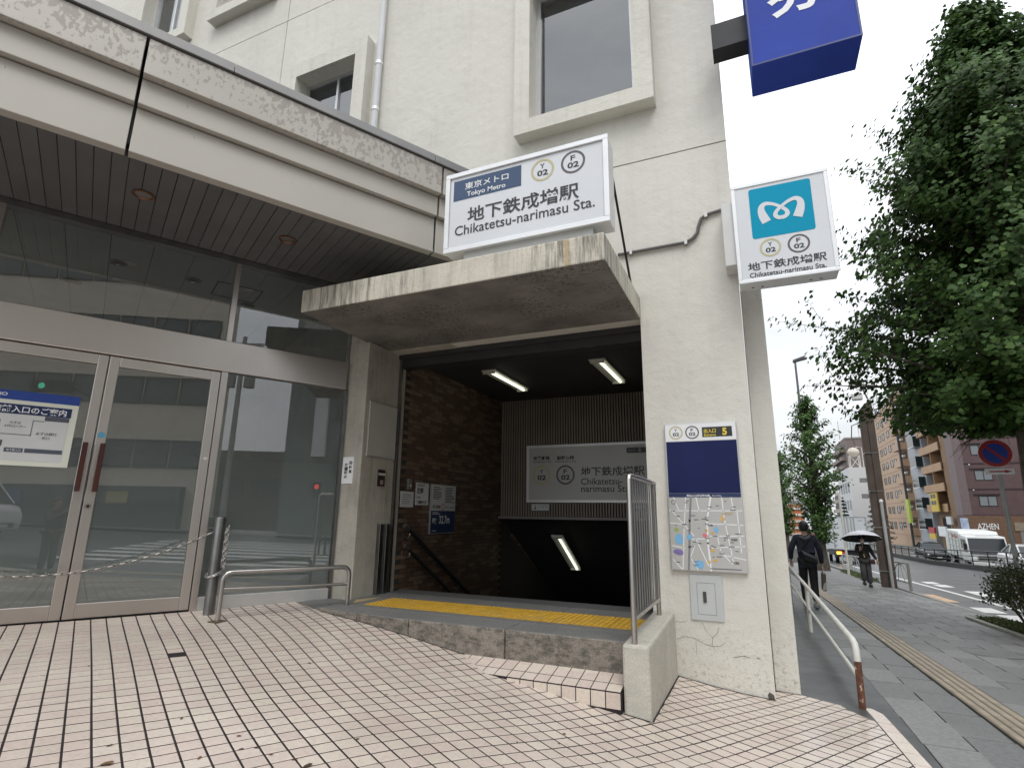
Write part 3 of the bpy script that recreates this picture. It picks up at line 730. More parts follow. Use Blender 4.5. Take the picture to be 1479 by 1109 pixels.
# downpipe with collars
dp = MB().tube([(-4.56, 5.33, 3.0), (-4.56, 5.33, 14)], .05, 14).build('downpipe', mk('pipe_grey_white', (.60, .61, .62), .5, var=.06), bld, smooth=True)
for z in (5.58, 6.36, 7.95, 9.5): MB().cyl((-4.56, 5.33, z), (-4.56, 5.33, z + .05), .057, n=14).build('collar', Mt['alu'], dp, smooth=True)
cd = MB().tube([(-1.16, 5.375, 2.715), (-.47, 5.375, 2.72), (-.40, 5.375, 2.745), (-.345, 5.375, 2.80), (-.33, 5.375, 2.87), (-.30, 5.375, 2.95), (-.24, 5.375, 2.985), (.0, 5.375, 3.02)], .018, 8).build('conduit', mk('grey_conduit', (.11, .105, .10), .5), bld, smooth=True)
for x, z in ((-1.02, 2.72), (-.46, 2.725), (-.25, 2.985)): MB().box(x - .014, x + .014, 5.35, 5.398, z - .032, z + .032).build('clamp', Mt['steel'], cd)

# pier left of the stair mouth
pier = MB().box(-4.338, XJ, 4.974, 5.74, -1.3, ZC - .002).build('pier', Mt['pier'], bld, bevel=.008)
MB().box(-4.345, -4.114, 4.99, 5.395, ZC - .001, 2.655).build('pier_head', Mt['pier'], bld)
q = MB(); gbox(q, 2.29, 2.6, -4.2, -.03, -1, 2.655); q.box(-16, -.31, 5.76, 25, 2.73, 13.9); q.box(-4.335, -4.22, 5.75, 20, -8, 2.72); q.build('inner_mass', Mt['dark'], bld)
# concrete slab canopy over the stair mouth
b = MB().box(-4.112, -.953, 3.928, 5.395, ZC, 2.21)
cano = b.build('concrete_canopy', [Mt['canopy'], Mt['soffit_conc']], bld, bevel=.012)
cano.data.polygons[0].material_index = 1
MB().box(-4.10, -3.2, 5.395, 5.60, 1.955, 2.20).box(-3.2, -.953, 5.395, 5.40, 1.967, 2.2).build('canopy_return', Mt['pier'], cano)
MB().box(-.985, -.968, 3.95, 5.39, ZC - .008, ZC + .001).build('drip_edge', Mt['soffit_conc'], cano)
# shutter housing under the wall
b = MB().box(XJ + .001, XR - .001, 5.60, 5.78, 1.80, 1.96); b.box(XJ + .001, XR - .001, 5.56, 5.60, 1.90, 1.962); b.build('shutter_housing', mk('dark_grey_steel', (.045, .045, .048), .5, .4), bld, bevel=.004)

# brown metal canopy over the glass front: stacked fascia tiers, cap and planked soffit
SE = lambda u: (5.4 - 2.993 + .4827 * u) / .8758
cutS = [-5.6, -2.80, -.145, 2.51]
for u0, u1, z0, z1, mt in ((1.42, 1.515, 2.652, 3.035, 'fascia'), (1.42, 1.57, 3.045, 3.262, 'fascia'), (1.42, 1.64, 3.272, 3.588, 'fascia_blot')):
    cs = cutS + [SE(u1) + .12]
    for a, c in zip(cs[:-1], cs[1:]):
        gbox(MB(), a + .011, c - .011, u0, u1, z0, z1).build('fascia_panel', Mt[mt], bld, bevel=.004)
b = gbox(MB(), -5.6, SE(1.5), 1.2, 1.50, 2.72, 3.60); b.build('fascia_backing', Mt['dark'], bld)
for a, c in ((-5.6, -1.0), (-.996, .46), (.464, 2.4), (2.404, SE(1.66) + .1)):
    gbox(MB(), a, c, 1.25, 1.662, 3.60, 3.685).build('fascia_cap', Mt['fascia_cap'], bld, bevel=.004)
gbox(MB(), -5.6, SE(1.3), -.1, 1.40, 2.70, 2.72).build('roof_deck', Mt['dark'], bld)
gbox(MB(), -5.6, SE(1.3), 1.405, 1.419, 2.655, 2.72).build('soffit_rim', Mt['soffit'], bld)
for i in range(-43, 33):
    a = i * .1107 - .012; c = a + .1107
    u0 = max(.06, (.8758 * c - 2.407) / .4827)
    if u0 > 1.3: continue
    gbox(MB(), a + .003, c - .003, u0, 1.403, 2.66, 2.685).build('soffit_plank', Mt['soffit'], bld)
for s_, u_ in ((.008, .86), (1.226, .82), (-1.22, .86)):
    p = gpt(s_, u_, 2.659)
    d_ = MB().lathe([(.085, 0), (.088, -.008), (.07, -.012), (.062, 0)], p, n=24).build('downlight', mk('copper_trim', (.22, .11, .07), .35, .8), bld, smooth=True)
    MB().disc(p + Vector((0, 0, -.002)), (0, 0, -1), .062).build('reflector', Mt['steel'], d_)

# glass front: header beam, transom lights, two doors, fixed side light
front = thing('glass_shopfront', gpt(.4, 0, -.93), 'steel framed glass shopfront with double doors and a deep header beam', 'shopfront')
gbox(MB(), -3.2, 2.235, -.06, .055, 1.395, 1.722).build('header_beam', Mt['steel_door'], front, bevel=.006)
b = MB(); gbox(b, -3.2, 2.3, -.05, .05, 2.60, 2.66); b.build('top_rail', Mt['steel_dark'], front)
b = MB(); gbox(b, .925, .975, -.05, .045, 1.722, 2.60); b.build('transom_mullion', Mt['steel_door'], front)
b = MB(); gbox(b, -.985, -.935, -.05, .045, 1.722, 2.60); b.build('transom_mullion', Mt['steel_door'], front)
for a, c in ((-3.2, -.985), (-.935, .925), (.975, 2.27)):
    MB().poly([gpt(a, 0, 1.722), gpt(c, 0, 1.722), gpt(c, 0, 2.60), gpt(a, 0, 2.60)]).build('transom_pane', Mt['shopglass'], front)
for a, c, hs_ in ((-.945, -.017, -.07), (-.007, .918, .055), (-1.95, -.955, None)):
    d_ = MB(); w_ = .078
    gbox(d_, a, a + w_, -.03, .03, -.905, 1.385); gbox(d_, c - w_, c, -.03, .03, -.905, 1.385); gbox(d_, a + w_, c - w_, -.028, .028, 1.295, 1.385); gbox(d_, a + w_, c - w_, -.028, .028, -.905, -.785)
    D = d_.build('door', Mt['steel_door'], front, bevel=.004)
    MB().poly([gpt(a + w_, 0, -.785), gpt(c - w_, 0, -.785), gpt(c - w_, 0, 1.295), gpt(a + w_, 0, 1.295)]).build('pane', Mt['shopglass'], D)
    MB().poly([gpt(a + w_, -.012, -.785), gpt(c - w_, -.012, -.785), gpt(c - w_, -.012, 1.2), gpt(a + w_, -.012, 1.2)]).build('film', Mt['film'], D)
    if hs_ is not None:
        gbox(MB(), hs_ - .02, hs_ + .02, .085, .115, .146, .57).build('handle', Mt['handle'], D, bevel=.004)
        k_ = MB()
        for z in (.26, .46): gbox(k_, hs_ - .015 + (.012 if hs_ > 0 else -.012) * -1, hs_ + .015, .028, .088, z - .014, z + .014)
        k_.build('handle_bracket', Mt['steel'], D)
MB().disc(gpt(.031, .032, .649), GN, .027).build('sticker', plain('sticker_blue', (.10, .36, .55), .4), front)
lk = MB().disc(gpt(.029, .036, .022), GN, .026).build('lock', Mt['steel'], front); MB().disc(gpt(.029, .038, .022), GN, .012).build('keyhole', Mt['dark'], lk)
MB().disc(gpt(.885, .032, .50), GN, .02, ry=.012).build('sticker', Mt['white'], front)
b = MB(); gbox(b, .925, .985, -.04, .04, -.93, 1.392); b.build('side_post', Mt['steel_door'], front)
gbox(MB(), 2.232, 2.262, -.04, .04, -.93, 1.39).build('end_post', Mt['steel_dark'], front)
gbox(MB(), .985, 2.232, -.035, .035, -.95, -.80).build('sill', mk('sill_aluminium', (.62, .62, .61), .4, .5, var=.08), front, bevel=.004)
SL = MB().poly([gpt(.985, 0, -.80), gpt(2.232, 0, -.80), gpt(2.232, 0, 1.39), gpt(.985, 0, 1.39)]).build('side_pane', Mt['shopglass'], front)
MB().poly([gpt(.985, -.012, -.80), gpt(2.232, -.012, -.80), gpt(2.232, -.012, 1.2), gpt(.985, -.012, 1.2)]).build('film', Mt['film'], SL)
gbox(MB(), -3.2, .93, -.05, .02, -.99, -.908).build('threshold', Mt['dark'], front)
# the room behind the glass
rm = MB()
gbox(rm, -3.4, 2.24, -4.2, -.07, -1.0, -.93, 1); gbox(rm, -3.4, 2.24, -4.25, -4.2, -1, 2.66, 0); gbox(rm, 2.24, 2.29, -4.2, -.05, -1, 2.66, 0); gbox(rm, -3.45, -3.4, -4.2, -.05, -1, 2.66, 0)
rm.build('room', [Mt['room'], Mt['room_floor']], front)
for i in range(-9, 7):
    gbox(MB(), i * .36 - .177 + .0, i * .36 + .177, -4.2, -.07, 2.60, 2.615).build('room_ceiling_board', Mt['room'], front)
gbox(MB(), -3.4, 2.24, -4.2, -.07, 2.62, 2.68).build('ceiling_void', Mt['dark'], front)
for s_, u_ in ((-.1, -.75), (.62, -.75), (-.5, -1.7), (1.3, -1.2)):
    p = gpt(s_, u_, 2.597); q = MB().lathe([(.085, 0), (.088, -.008), (.066, -.012), (.06, 0)], p, n=20).build('room_downlight', Mt['steel'], front, smooth=True); MB().disc(p + Vector((0, 0, -.001)), (0, 0, -1), .06).build('reflector', Mt['steel_dark'], q)
hb = MB()
for a, c, e, f_ in ((.85, 1.35, -.62, -.605), (.85, 1.35, -1.1, -1.085), (.85, .865, -1.1, -.6), (1.335, 1.35, -1.1, -.6)): gbox(hb, a, c, e, f_, 2.594, 2.60)
hb.build('ceiling_hatch', Mt['steel_dark'], front)
# desks inside, only hinted through the frosted glass
gbox(MB(), -2.4, 1.2, -3.2, -2.6, -.93, .1).build('counter', mk('counter', (.22, .21, .2), .6), front)

# notice stuck on the door
nt = thing('door_notice', gpt(-.5, .035, .345), 'white and blue entrance notice stuck on the glass door', 'notice')
pl = Plane(gpt(0, .006, 0), GT, (0, 0, 1))
a0, a1, c0, c1 = -.855, -.166, .345, .973
pl.slab(MB(), a0, a1, c0, c1, .0, .004).build('sheet', mk('cream_notice', (.74, .75, .66), .5, var=.03), nt)
q = MB(); pl.rect(q, a0, a1, .893, c1, .006); q.build('blue_header', plain('notice_blue', (.02, .06, .30), .4), nt)
q = MB(); pl.rect(q, -.84, -.208, .775, .858, .006); q.build('navy_title_bar', Mt['navy'], nt)
q = MB(); pl.text(q, 'MIZUHO', -.84, -.652, .922, .95, .008, .02); pl.text(q, '店舗入口のご案内', -.73, -.242, .785, .845, .009, .02); q.build('lettering', Mt['white'], nt)
q = MB(); pl.rect(q, -.84, -.215, .385, .772, .006); q.build('plan_white', Mt['paper'], nt)
q = MB(); pl.rect(q, -.38, -.215, .735, .772, .008); pl.rect(q, -.78, -.62, .50, .55, .008); pl.rect(q, -.60, -.48, .455, .49, .008); pl.rect(q, -.47, -.22, .455, .49, .008)
for z0, z1, x0, x1 in ((.60, .605, -.84, -.45), (.595, .73, -.455, -.45), (.725, .73, -.455, -.38)): pl.rect(q, x0, x1, z0, z1, .008)
q.build('plan_lines', mk('plan_dark', (.08, .09, .12), .5), nt)
q = MB(); pl.rect(q, -.84, -.66, .60, .72, .007); q.build('plan_blue', Mt['navy'], nt)
q = MB(); pl.rrect(q, -.80, -.665, .50, .545, .008, .010); q.build('plan_red', Mt['red'], nt)
q = MB(); pl.text(q, 'みずほ', -.60, -.53, .69, .712, .009); pl.text(q, 'ATMコーナー', -.63, -.49, .66, .682, .009); pl.text(q, 'みずほ銀行', -.42, -.28, .61, .635, .009); pl.text(q, '窓口', -.375, -.325, .575, .598, .009); q.build('lettering', Mt['ink'], nt)
q = MB(); pl.text(q, '入口', -.73, -.675, .645, .675, .010); pl.text(q, '地下鉄入口', -.585, -.495, .462, .482, .010); pl.text(q, '現在地', -.785, -.68, .508, .536, .012); q.build('lettering', Mt['white'], nt)

# ------------------------------------------------------------------ stair mouth: platform, step, block, tactile tiles
plat = thing('entrance_platform', (-2.5, 4.9, -1.5), 'grey granite entrance platform with stained kerb front', 'platform')
outer = [(-4.46, 4.60), (-3.95, 4.415), (-3.6, 4.345), (-3.2, 4.312), (-.953, 4.312)]
def edge_y(x):
    for (xa, ya), (xb, yb) in zip(outer[:-1], outer[1:]):
        if xa <= x <= xb: return ya + (yb - ya) * (x - xa) / (xb - xa)
    return 4.312
cuts = [-3.98, -3.45, -2.87, -1.95, -.957]
for a, c in zip(cuts[:-1], cuts[1:]):
    n_ = 4; xs_ = [a + .003 + (c - a - .006) * i / n_ for i in range(n_ + 1)]
    pts = [(x, edge_y(x)) for x in xs_] + [(xs_[-1], 4.62), (xs_[0], 4.62)]
    st = MB().prism([(x, y, -1.6) for x, y in pts], (0, 0, 1.6 + ZP)).build('kerb_stone', [Mt['granite_face'], Mt['granite']], plat, bevel=.012)
    st.data.polygons[1].material_index = 1
for a, c in zip([-4.045, -3.3, -2.55, -1.8], [-3.303, -2.553, -1.803, -.96]):
    pts = [(a, 4.623 if a > -4 else 4.623), (c - .003, 4.623), (c - .003, 5.60), (a, 5.60)]
    MB().prism([(x, y, -1.6) for x, y in pts], (0, 0, 1.6 + ZP - .001)).build('paving_slab', Mt['granite'], plat, bevel=.003)
pts = [(-4.44, 4.62), (-4.02, 4.45), (-3.985, 4.43), (-3.985, 4.62), (-4.05, 4.62), (-4.05, 4.97), (-4.335, 4.97)]
MB().prism([(x, y, -1.2) for x, y in pts], (0, 0, 1.2 - .906)).build('ramp_slab', Mt['granite'], plat, bevel=.008)
TW = .248
b = MB(); b.prism([(-TW / 2 + .001, -TW / 2 + .001, 0), (TW / 2 - .001, -TW / 2 + .001, 0), (TW / 2 - .001, TW / 2 - .001, 0), (-TW / 2 + .001, TW / 2 - .001, 0)], (0, 0, .005))
for i in range(5):
    for j in range(5): b.lathe([(.0155, .005), (.010, .0098), (.0005, .0102)], (-TW / 2 + TW * (i + .5) / 5, -TW / 2 + TW * (j + .5) / 5, 0), n=8)
ym = b.mesh('tactile_tile', Mt['yellow']); smooth_mesh(ym, 50)
yw_ = thing('tactile_warning_strip', (-2.4, 5.0, ZP), 'yellow dotted tactile warning strip across the stair entrance', 'tactile paving')
for i in range(11):
    for j in range(2): inst(ym, 'tactile_tile', yw_, (-1.09 - TW * i, 4.745 + TW * (j + .5), ZP + .0005))
b = MB().prism([(-3.83, 4.747, ZP + .0005), (-3.83, 5.24, ZP + .0005), (-3.96, 4.95, ZP + .0005)][::-1], (0, 0, .004)); b.build('plain_end', mk('worn_yellow', (.38, .30, .17), .6, var=.15, vs=8), yw_)
# tiled step below the kerb
stp = thing('tiled_step', (-1.7, 4.18, -1.5), 'low wedge step of cream tiles against the granite kerb', 'step')
b = MB().prism([(-2.45, 4.311, -1.6), (-2.45, 4.311, -1.121), (-2.45, 4.063, -1.171), (-2.45, 4.063, -1.6)], (1.487, 0, 0)); b.build('step_bed', Mt['grout'], stp)
ty = math.atan2(.05, .248)
tmA = []
for vi in range(3):
    q = MB(); q.prism([(-.0495, -.0495, -.012), (.0495, -.0495, -.012), (.0495, .0495, -.012), (-.0495, .0495, -.012)], (0, 0, .014)); tmA.append(q.mesh('tile', Mt['tile'][vi]))
tmC = []
for vi in range(3):
    q = MB(); q.prism([(-.0495, -.022, -.012), (.0495, -.022, -.012), (.0495, .022, -.012), (-.0495, .022, -.012)], (0, 0, .014)); tmC.append(q.mesh('tile', Mt['tile'][vi]))
for i in range(14):
    x = -.963 - .0535 - .1065 * i
    for j, (yy, ms) in enumerate(((4.113, tmA), (4.2195, tmA), (4.290, tmC))):
        inst(random.choice(ms), 'tile', stp, (x, yy, -1.171 + (yy - 4.063) * .2016), (ty, 0, 0))
    if pz(x, 4.06) < -1.19: inst(random.choice(tmA), 'tile', stp, (x, 4.062, -1.228), (R(90), 0, 0))
# block wall at the right of the step with its rail
blk = thing('granite_block_wall', (-.86, 4.75, -1.5), 'pale granite block wall at the entrance edge under the steel railing', 'low wall')
q = MB().prism([(-.955, 4.10, -1.6), (-.767, 4.10, -1.6), (-.767, 4.10, -.872), (-.955, 4.10, -.872)], (0, 1.30, 0))
q.v = [(x, y, (z + .03 * (y - 4.1)) if z > -1 else z) for x, y, z in q.v]
q.build('block', Mt['block'], blk, bevel=.02)
rl = thing('louvre_railing', (-.865, 4.75, -.86), 'stainless railing of upright louvre slats on the granite block wall', 'railing')
XRL = -.872
bz = lambda y: -.872 + .03 * (y - 4.1)
MB().tube([(XRL, 4.14, bz(4.14) - .004), (XRL, 4.14, .265), (XRL, 4.15, .285), (XRL, 4.17, .292), (XRL, 5.25, .292)], .021, 12).build('frame_tube', Mt['steel'], rl, smooth=True)
MB().tube([(XRL, 5.20, bz(5.2) - .004), (XRL, 5.20, .28)], .02, 12).build('post', Mt['steel'], rl, smooth=True)
MB().box(XRL - .018, XRL + .018, 4.16, 5.19, -.72, -.69).build('bottom_rail', Mt['steel'], rl, bevel=.003)
sm = MB().obox((0, 0, 0), (.003, 0, 0), (0, .019, 0), (0, 0, .482)).mesh('slat', mk('slat_steel', (.20, .20, .195), .4, .9))
for i in range(11): inst(sm, 'slat', rl, (XRL, 4.20 + i * .096, -.208))

# ------------------------------------------------------------------ the stairwell
bw = thing('brick_wall', (XJ - .1, 7, -1), 'brown brick side wall descending with the subway stairs', 'wall')
ZL = lambda y: -.95 - .56 * max(0, y - 5.7) - .35
b = MB(); b.prism([(XJ - .004, 5.745, -1.6), (XJ - .004, 16, -7.2), (XJ - .004, 16, 1.95), (XJ - .004, 5.745, 1.95)], (-.15, 0, 0)); b.build('mortar_bed', Mt['mortar'], bw)
BL, BH = .207, .0545
bms = []
for m_ in Mt['brick']:
    q = MB(); q.box(-.012, .003, -BL / 2 + .004, BL / 2 - .004, -BH / 2 + .0035, BH / 2 - .0035); bms.append(q.mesh('brick', m_))
bl = []
for j in range(0, 110):
    z = 1.95 - BH * (j + .5)
    for i in range(-1, 32):
        y = 5.64 + BL * (i + .5) + (BL / 2 if j % 2 else 0)
        if y - BL / 2 < 5.62 - BL / 2 or y > 11.5 or z < ZL(y) - .5: continue
        if y < 5.74 + BL / 2: continue
        vis = z > -.05 - .57 * max(0, y - 8.7) - 9 * (y < 8.7)
        if vis: bl.append((y, z))
bl.sort(key=lambda e: ((e[1] < -1.05 - .5 * max(0, e[0] - 5.7)), e[0] ** 2 + e[1] ** 2))
bj = MB()
for k, (y, z) in enumerate(bl):
    if k < 300: inst(random.choice(bms), 'brick', bw, (XJ + random.uniform(-.001, .0015), y, z))
    else: bj.box(XJ - .012, XJ + .003 + random.uniform(-.001, .001), y - BL / 2 + .004, y + BL / 2 - .004, z - BH / 2 + .0035, z + BH / 2 - .0035, random.randrange(5))
tag(bj.build('bricks', Mt['brick'], bw), kind='stuff')
stw = thing('stairwell', (-2.5, 8, -1), 'dark descending subway stairwell lined in black behind the entrance', 'stairs')
b = MB(); b.box(XJ - .2, XR + .2, 5.78, 8.72, 1.942, 2.1); b.build('ceiling', Mt['stairdark'], stw)
b = MB(); b.prism([(XJ, 8.72, -.03), (XJ, 16, -.03 - .58 * 7.28), (XJ, 16, 2), (XJ, 8.72, 2)], (XR - XJ, 0, 0)); b.build('sloping_ceiling', Mt['stairdark'], stw)
b = MB(); b.prism([(XR, 5.73, -1.7), (XR, 16, -8), (XR, 16, 2.0), (XR, 5.73, 2.0)], (.2, 0, 0)); b.build('right_wall', Mt['stairdark'], stw)
MB().box(XJ - .1, XR + .1, 15.9, 16.1, -8, 2).build('end_wall', Mt['stairdark'], stw)
sm_ = mk('stair_granite', (.10, .10, .10), .6, var=.15, vs=20)
for i in range(30):
    y0 = 5.62 + .3 * i; z1 = ZP - .003 - .168 * (i + (1 if i else 0)) if i else ZP - .003
    MB().box(XJ + .004, XR - .002, y0, y0 + .302, z1 - .4, z1).build('stair_tread', sm_, stw)
# ribbed bulkhead across the stairs
bh = thing('ribbed_bulkhead', (-2.5, 8.7, 0), 'bulkhead of narrow upright beige ribs over the stairs', 'bulkhead')
MB().box(XJ + .002, XR - .002, 8.702, 8.718, -.03, 1.953).build('backing', Mt['dark'], bh)
MB().box(XJ + .002, XR - .002, 8.62, 8.72, -.075, -.032).build('bottom_trim', mk('bulkhead_trim', (.22, .21, .19), .5), bh)
rmh = MB().box(-.0125, .0125, -.02, .0, -.99, .99).mesh('rib', Mt['slat'])
for i in range(68): inst(rmh, 'rib', bh, (XJ + .03 + .0455 * i, 8.701, .962))
# strip lights
def striplight(c, d, label):
    d = Vector(d).normalized(); sd = Vector((1, 0, 0)); up_ = sd.cross(d); c = Vector(c)
    t_ = thing('strip_light', c, label, 'light', 'strip lights in the stairwell')
    MB().obox(c + up_ * .012, sd * .11, d * .62, up_ * .012).build('tray', Mt['lampbody'], t_, bevel=.004)
    MB().tube([c - d * .58 - up_ * .018 + sd * .03, c + d * .58 - up_ * .018 + sd * .03], .016, 10).build('tube', Mt['lamp'], t_, smooth=True)
    for k in (-1, 1): MB().obox(c + d * .6 * k - up_ * .015, sd * .09, d * .012, up_ * .02).build('end_cap', Mt['lampbody'], t_)
striplight((-3.28, 7.2, 1.925), (0, 1, 0), 'strip light on the flat stairwell ceiling nearer the brick wall')
striplight((-1.74, 7.2, 1.925), (0, 1, 0), 'strip light on the flat stairwell ceiling nearer the cream wall')
striplight((-3.2, 9.72, -.665), (0, 1, -.58), 'strip light on the sloping ceiling below the ribbed bulkhead')
# handrails on the brick wall
hr = thing('stair_handrail', (-3.96, 6.2, -.9), 'double black handrail with steel brackets along the brick wall', 'handrail')
d_ = Vector((0, 1, -.575))
for z0, y0 in ((-.16, 5.80), (-.40, 5.82)):
    p0 = Vector((-3.97, y0, z0)); rr = .028 if z0 > -.3 else .022
    MB().tube([p0, p0 + d_ * 4.2], rr, 10).build('rail', Mt['black'], hr, smooth=True)
    MB().tube([p0 - d_ * .02, p0 + d_ * .06], rr + .003, 10).build('end_cap', Mt['steel'], hr, smooth=True)
    for k in (.10, 1.38, 2.6):
        q = p0 + d_ * k
        MB().tube([q + Vector((-.08, 0, -.07)), q + Vector((-.03, 0, -.08)), q + Vector((0, 0, -.05)), q + Vector((0, 0, -.02))], .009, 8).build('bracket', Mt['steel'], hr, smooth=True)
# notices on the brick wall
px_ = Plane((XJ + .006, 0, 0), (0, 1, 0), (0, 0, 1))
def small_notice(name, label, y0, y1, z0, z1, fn):
    t_ = thing(name, (XJ + .006, (y0 + y1) / 2, z0), label, 'notice')
    px_.slab(MB(), y0, y1, z0, z1, 0, .008).build('sheet', Mt['paper'], t_); fn(t_); return t_
def lines(mb, a0, a1, b0, b1, n_, lift=.0105, ragged=True):
    h = (b1 - b0) / n_
    for i in range(n_):
        px_.rect(mb, a0, a0 + (a1 - a0) * (random.uniform(.6, 1) if ragged else 1), b1 - (i + .72) * h, b1 - (i + .3) * h, lift)
def f1(t_): q = MB(); lines(q, 5.78, 6.01, .10, .235, 5); q.build('print', Mt['grey_ink'], t_)
small_notice('paper_notice', 'small white text notice low on the brick wall, nearest the pier', 5.755, 6.035, .07, .262, f1)
def f2(t_): q = MB(); px_.text(q, '左側', 6.10, 6.25, .245, .325, .0105, .03); lines(q, 6.11, 6.33, .34, .37, 2); lines(q, 6.11, 6.24, .185, .21, 1); px_.text(q, '通行', 6.13, 6.34, .115, .16, .0105, .02); q.build('print', Mt['ink'], t_)
small_notice('keep_left_notice', 'white notice with bold characters between the text notice and the tall board', 6.085, 6.385, .10, .385, f2)
nb = thing('station_notice_board', (XJ + .006, 6.77, -.27), 'tall notice board with white top and navy lower half on the brick wall', 'notice board')
px_.slab(MB(), 6.44, 7.10, -.27, .385, 0, .02).build('board', Mt['alu_frame'], nb)
q = MB(); px_.rect(q, 6.45, 7.09, .035, .375, .022); q.build('white_sheet', Mt['paper'], nb)
q = MB(); px_.rect(q, 6.45, 7.09, -.26, .034, .022); q.build('navy_sheet', Mt['navy'], nb)
q = MB(); lines(q, 6.48, 6.72, .18, .36, 8, .024); lines(q, 6.80, 7.07, .14, .36, 10, .024); px_.text(q, '終日禁煙', 6.48, 6.68, .06, .11, .024, .02); px_.text(q, 'No smoking', 6.82, 7.06, .065, .095, .024); q.build('print', Mt['ink'], nb)
q = MB(); px_.ring(q, 6.745, .085, .035, .045, .0245); q.build('red_ring', Mt['red'], nb)
q = MB(); px_.text(q, '海抜', 6.48, 6.60, -.14, -.06, .024, .03); px_.text(q, '32.7m', 6.66, 6.94, -.14, -.03, .024, .02); lines(q, 6.48, 6.72, -.02, .02, 2, .024); lines(q, 6.48, 6.60, -.24, -.22, 1, .024); q.build('lettering', Mt['white'], nb)
sb = thing('switch_box', (XJ + .006, 5.92, .29), 'small grey switch box above the white text notice', 'switch'); px_.slab(MB(), 5.885, 5.955, .29, .42, 0, .03).build('case', mk('switch_grey', (.2, .2, .19), .5), sb); px_.disc(MB(), 5.92, .335, .018, .033).build('button', Mt['alu'], sb)
# plates on the pier
pj = Plane((XJ + .0005, 0, 0), (0, 1, 0), (0, 0, 1))
bp_ = thing('blank_panel', (XJ, 5.3, .625), 'blank pale grey steel panel on the concrete pier', 'panel')
pj.slab(MB(), 5.045, 5.567, .625, 1.265, 0, .02).build('plate', mk('pale_panel', (.46, .45, .41), .5, var=.05), bp_, bevel=.004)
q = MB(); pj.frame(q, 5.045, 5.567, .625, 1.265, .01, .02, .0225); q.build('rim', Mt['alu_frame'], bp_)
kb = thing('key_switch', (XJ, 5.35, .30), 'brown shutter key switch on the concrete pier', 'switch')
pj.slab(MB(), 5.285, 5.41, .30, .49, 0, .015).build('plate', mk('switch_brown', (.03, .018, .014), .5), kb); pj.slab(MB(), 5.285, 5.41, .425, .45, .015, .018).build('label_strip', Mt['paper'], kb); pj.slab(MB(), 5.325, 5.375, .32, .37, .015, .02).build('key_cover', mk('pink_cover', (.35, .25, .22), .5), kb)
sg = thing('shutter_guide', (XJ, 5.45, ZP), 'upright steel shutter guide post standing against the pier', 'post')
q = MB(); q.box(XJ + .002, XJ + .05, 5.34, 5.40, ZP, -.13); q.box(XJ + .002, XJ + .05, 5.46, 5.52, ZP, -.13); q.box(XJ + .002, XJ + .03, 5.40, 5.46, ZP, -.13); q.build('channel', Mt['steel_dark'], sg, bevel=.004)
MB().box(XJ + .002, XJ + .04, 5.585, 5.615, ZP, 1.95).build('edge_rail', Mt['steel_dark'], bld)
pf_ = Plane((0, 4.9735, 0), (1, 0, 0), (0, 0, 1))
ps = thing('bicycle_notice', (-4.22, 4.97, .31), 'white upright notice plate on the front of the concrete pier', 'notice')
pf_.slab(MB(), -4.30, -4.147, .312, .61, 0, .008).build('plate', Mt['white'], ps)
q = MB()
for i, c in enumerate('自転車'): pf_.text(q, c, -4.205, -4.165, .525 - i * .05, .565 - i * .05, .010, .03)
for i, c in enumerate('放置禁止'): pf_.text(q, c, -4.27, -4.22, .50 - i * .042, .537 - i * .042, .010, .04)
q.build('lettering', Mt['ink'], ps)

# ------------------------------------------------------------------ signs
# station name box on the canopy
sg = thing('station_name_sign', (-1.7, 4.1, 2.21), 'white lightbox station name sign standing on the concrete canopy', 'sign')
MB().box(-2.475, -.92, 4.0, 4.20, 2.335, 3.135).build('box', Mt['alu'], sg, bevel=.006)
ps_ = Plane((0, 4.0, 0), (1, 0, 0), (0, 0, 1))
q = MB(); ps_.frame(q, -2.482, -.913, 2.328, 3.142, .045, .001, .02); q.build('frame', Mt['alu'], sg, bevel=.004)
q = MB(); ps_.rect(q, -2.43, -.965, 2.375, 3.095, .003); q.build('face', Mt['signface'], sg)
MB().box(-2.29, -1.07, 4.03, 4.17, 2.205, 2.34).build('plinth', mk('plinth_grey', (.5, .51, .5), .5, var=.06), sg, bevel=.004)
q = MB(); ps_.rect(q, -2.40, -1.708, 2.853, 3.063, .005); q.build('navy_panel', plain('metro_navy', (.025, .06, .14), .3), sg)
q = MB(); ps_.text(q, '東京メトロ', -2.28, -1.832, 2.95, 3.022, .007, .012); q.build('lettering', Mt['white'], sg)
q = MB(); ps_.text(q, 'Tokyo Metro', -2.257, -1.862, 2.862, 2.925, .007, .012); q.build('lettering', Mt['white'], sg)
route_mark(ps_, sg, -1.505, 2.957, .108, 'Y', Mt['gold'], .005, Mt['ink']); route_mark(ps_, sg, -1.224, 2.961, .109, 'F', Mt['brown_ring'], .005, Mt['ink'])
q = MB(); ps_.text(q, '地下鉄成増駅', -2.244, -1.175, 2.60, 2.757, .006, .018); q.build('lettering', Mt['ink'], sg)
q = MB(); ps_.text(q, 'Chikatetsu-narimasu Sta.', -2.372, -1.041, 2.49, 2.588, .006, .008); q.build('lettering', Mt['ink'], sg)
for x in (-.945, -2.44): MB().tube([(x, 4.19, 2.98), (x - .02, 5.0, 2.2)], .012, 6).build('brace', Mt['black'], sg)

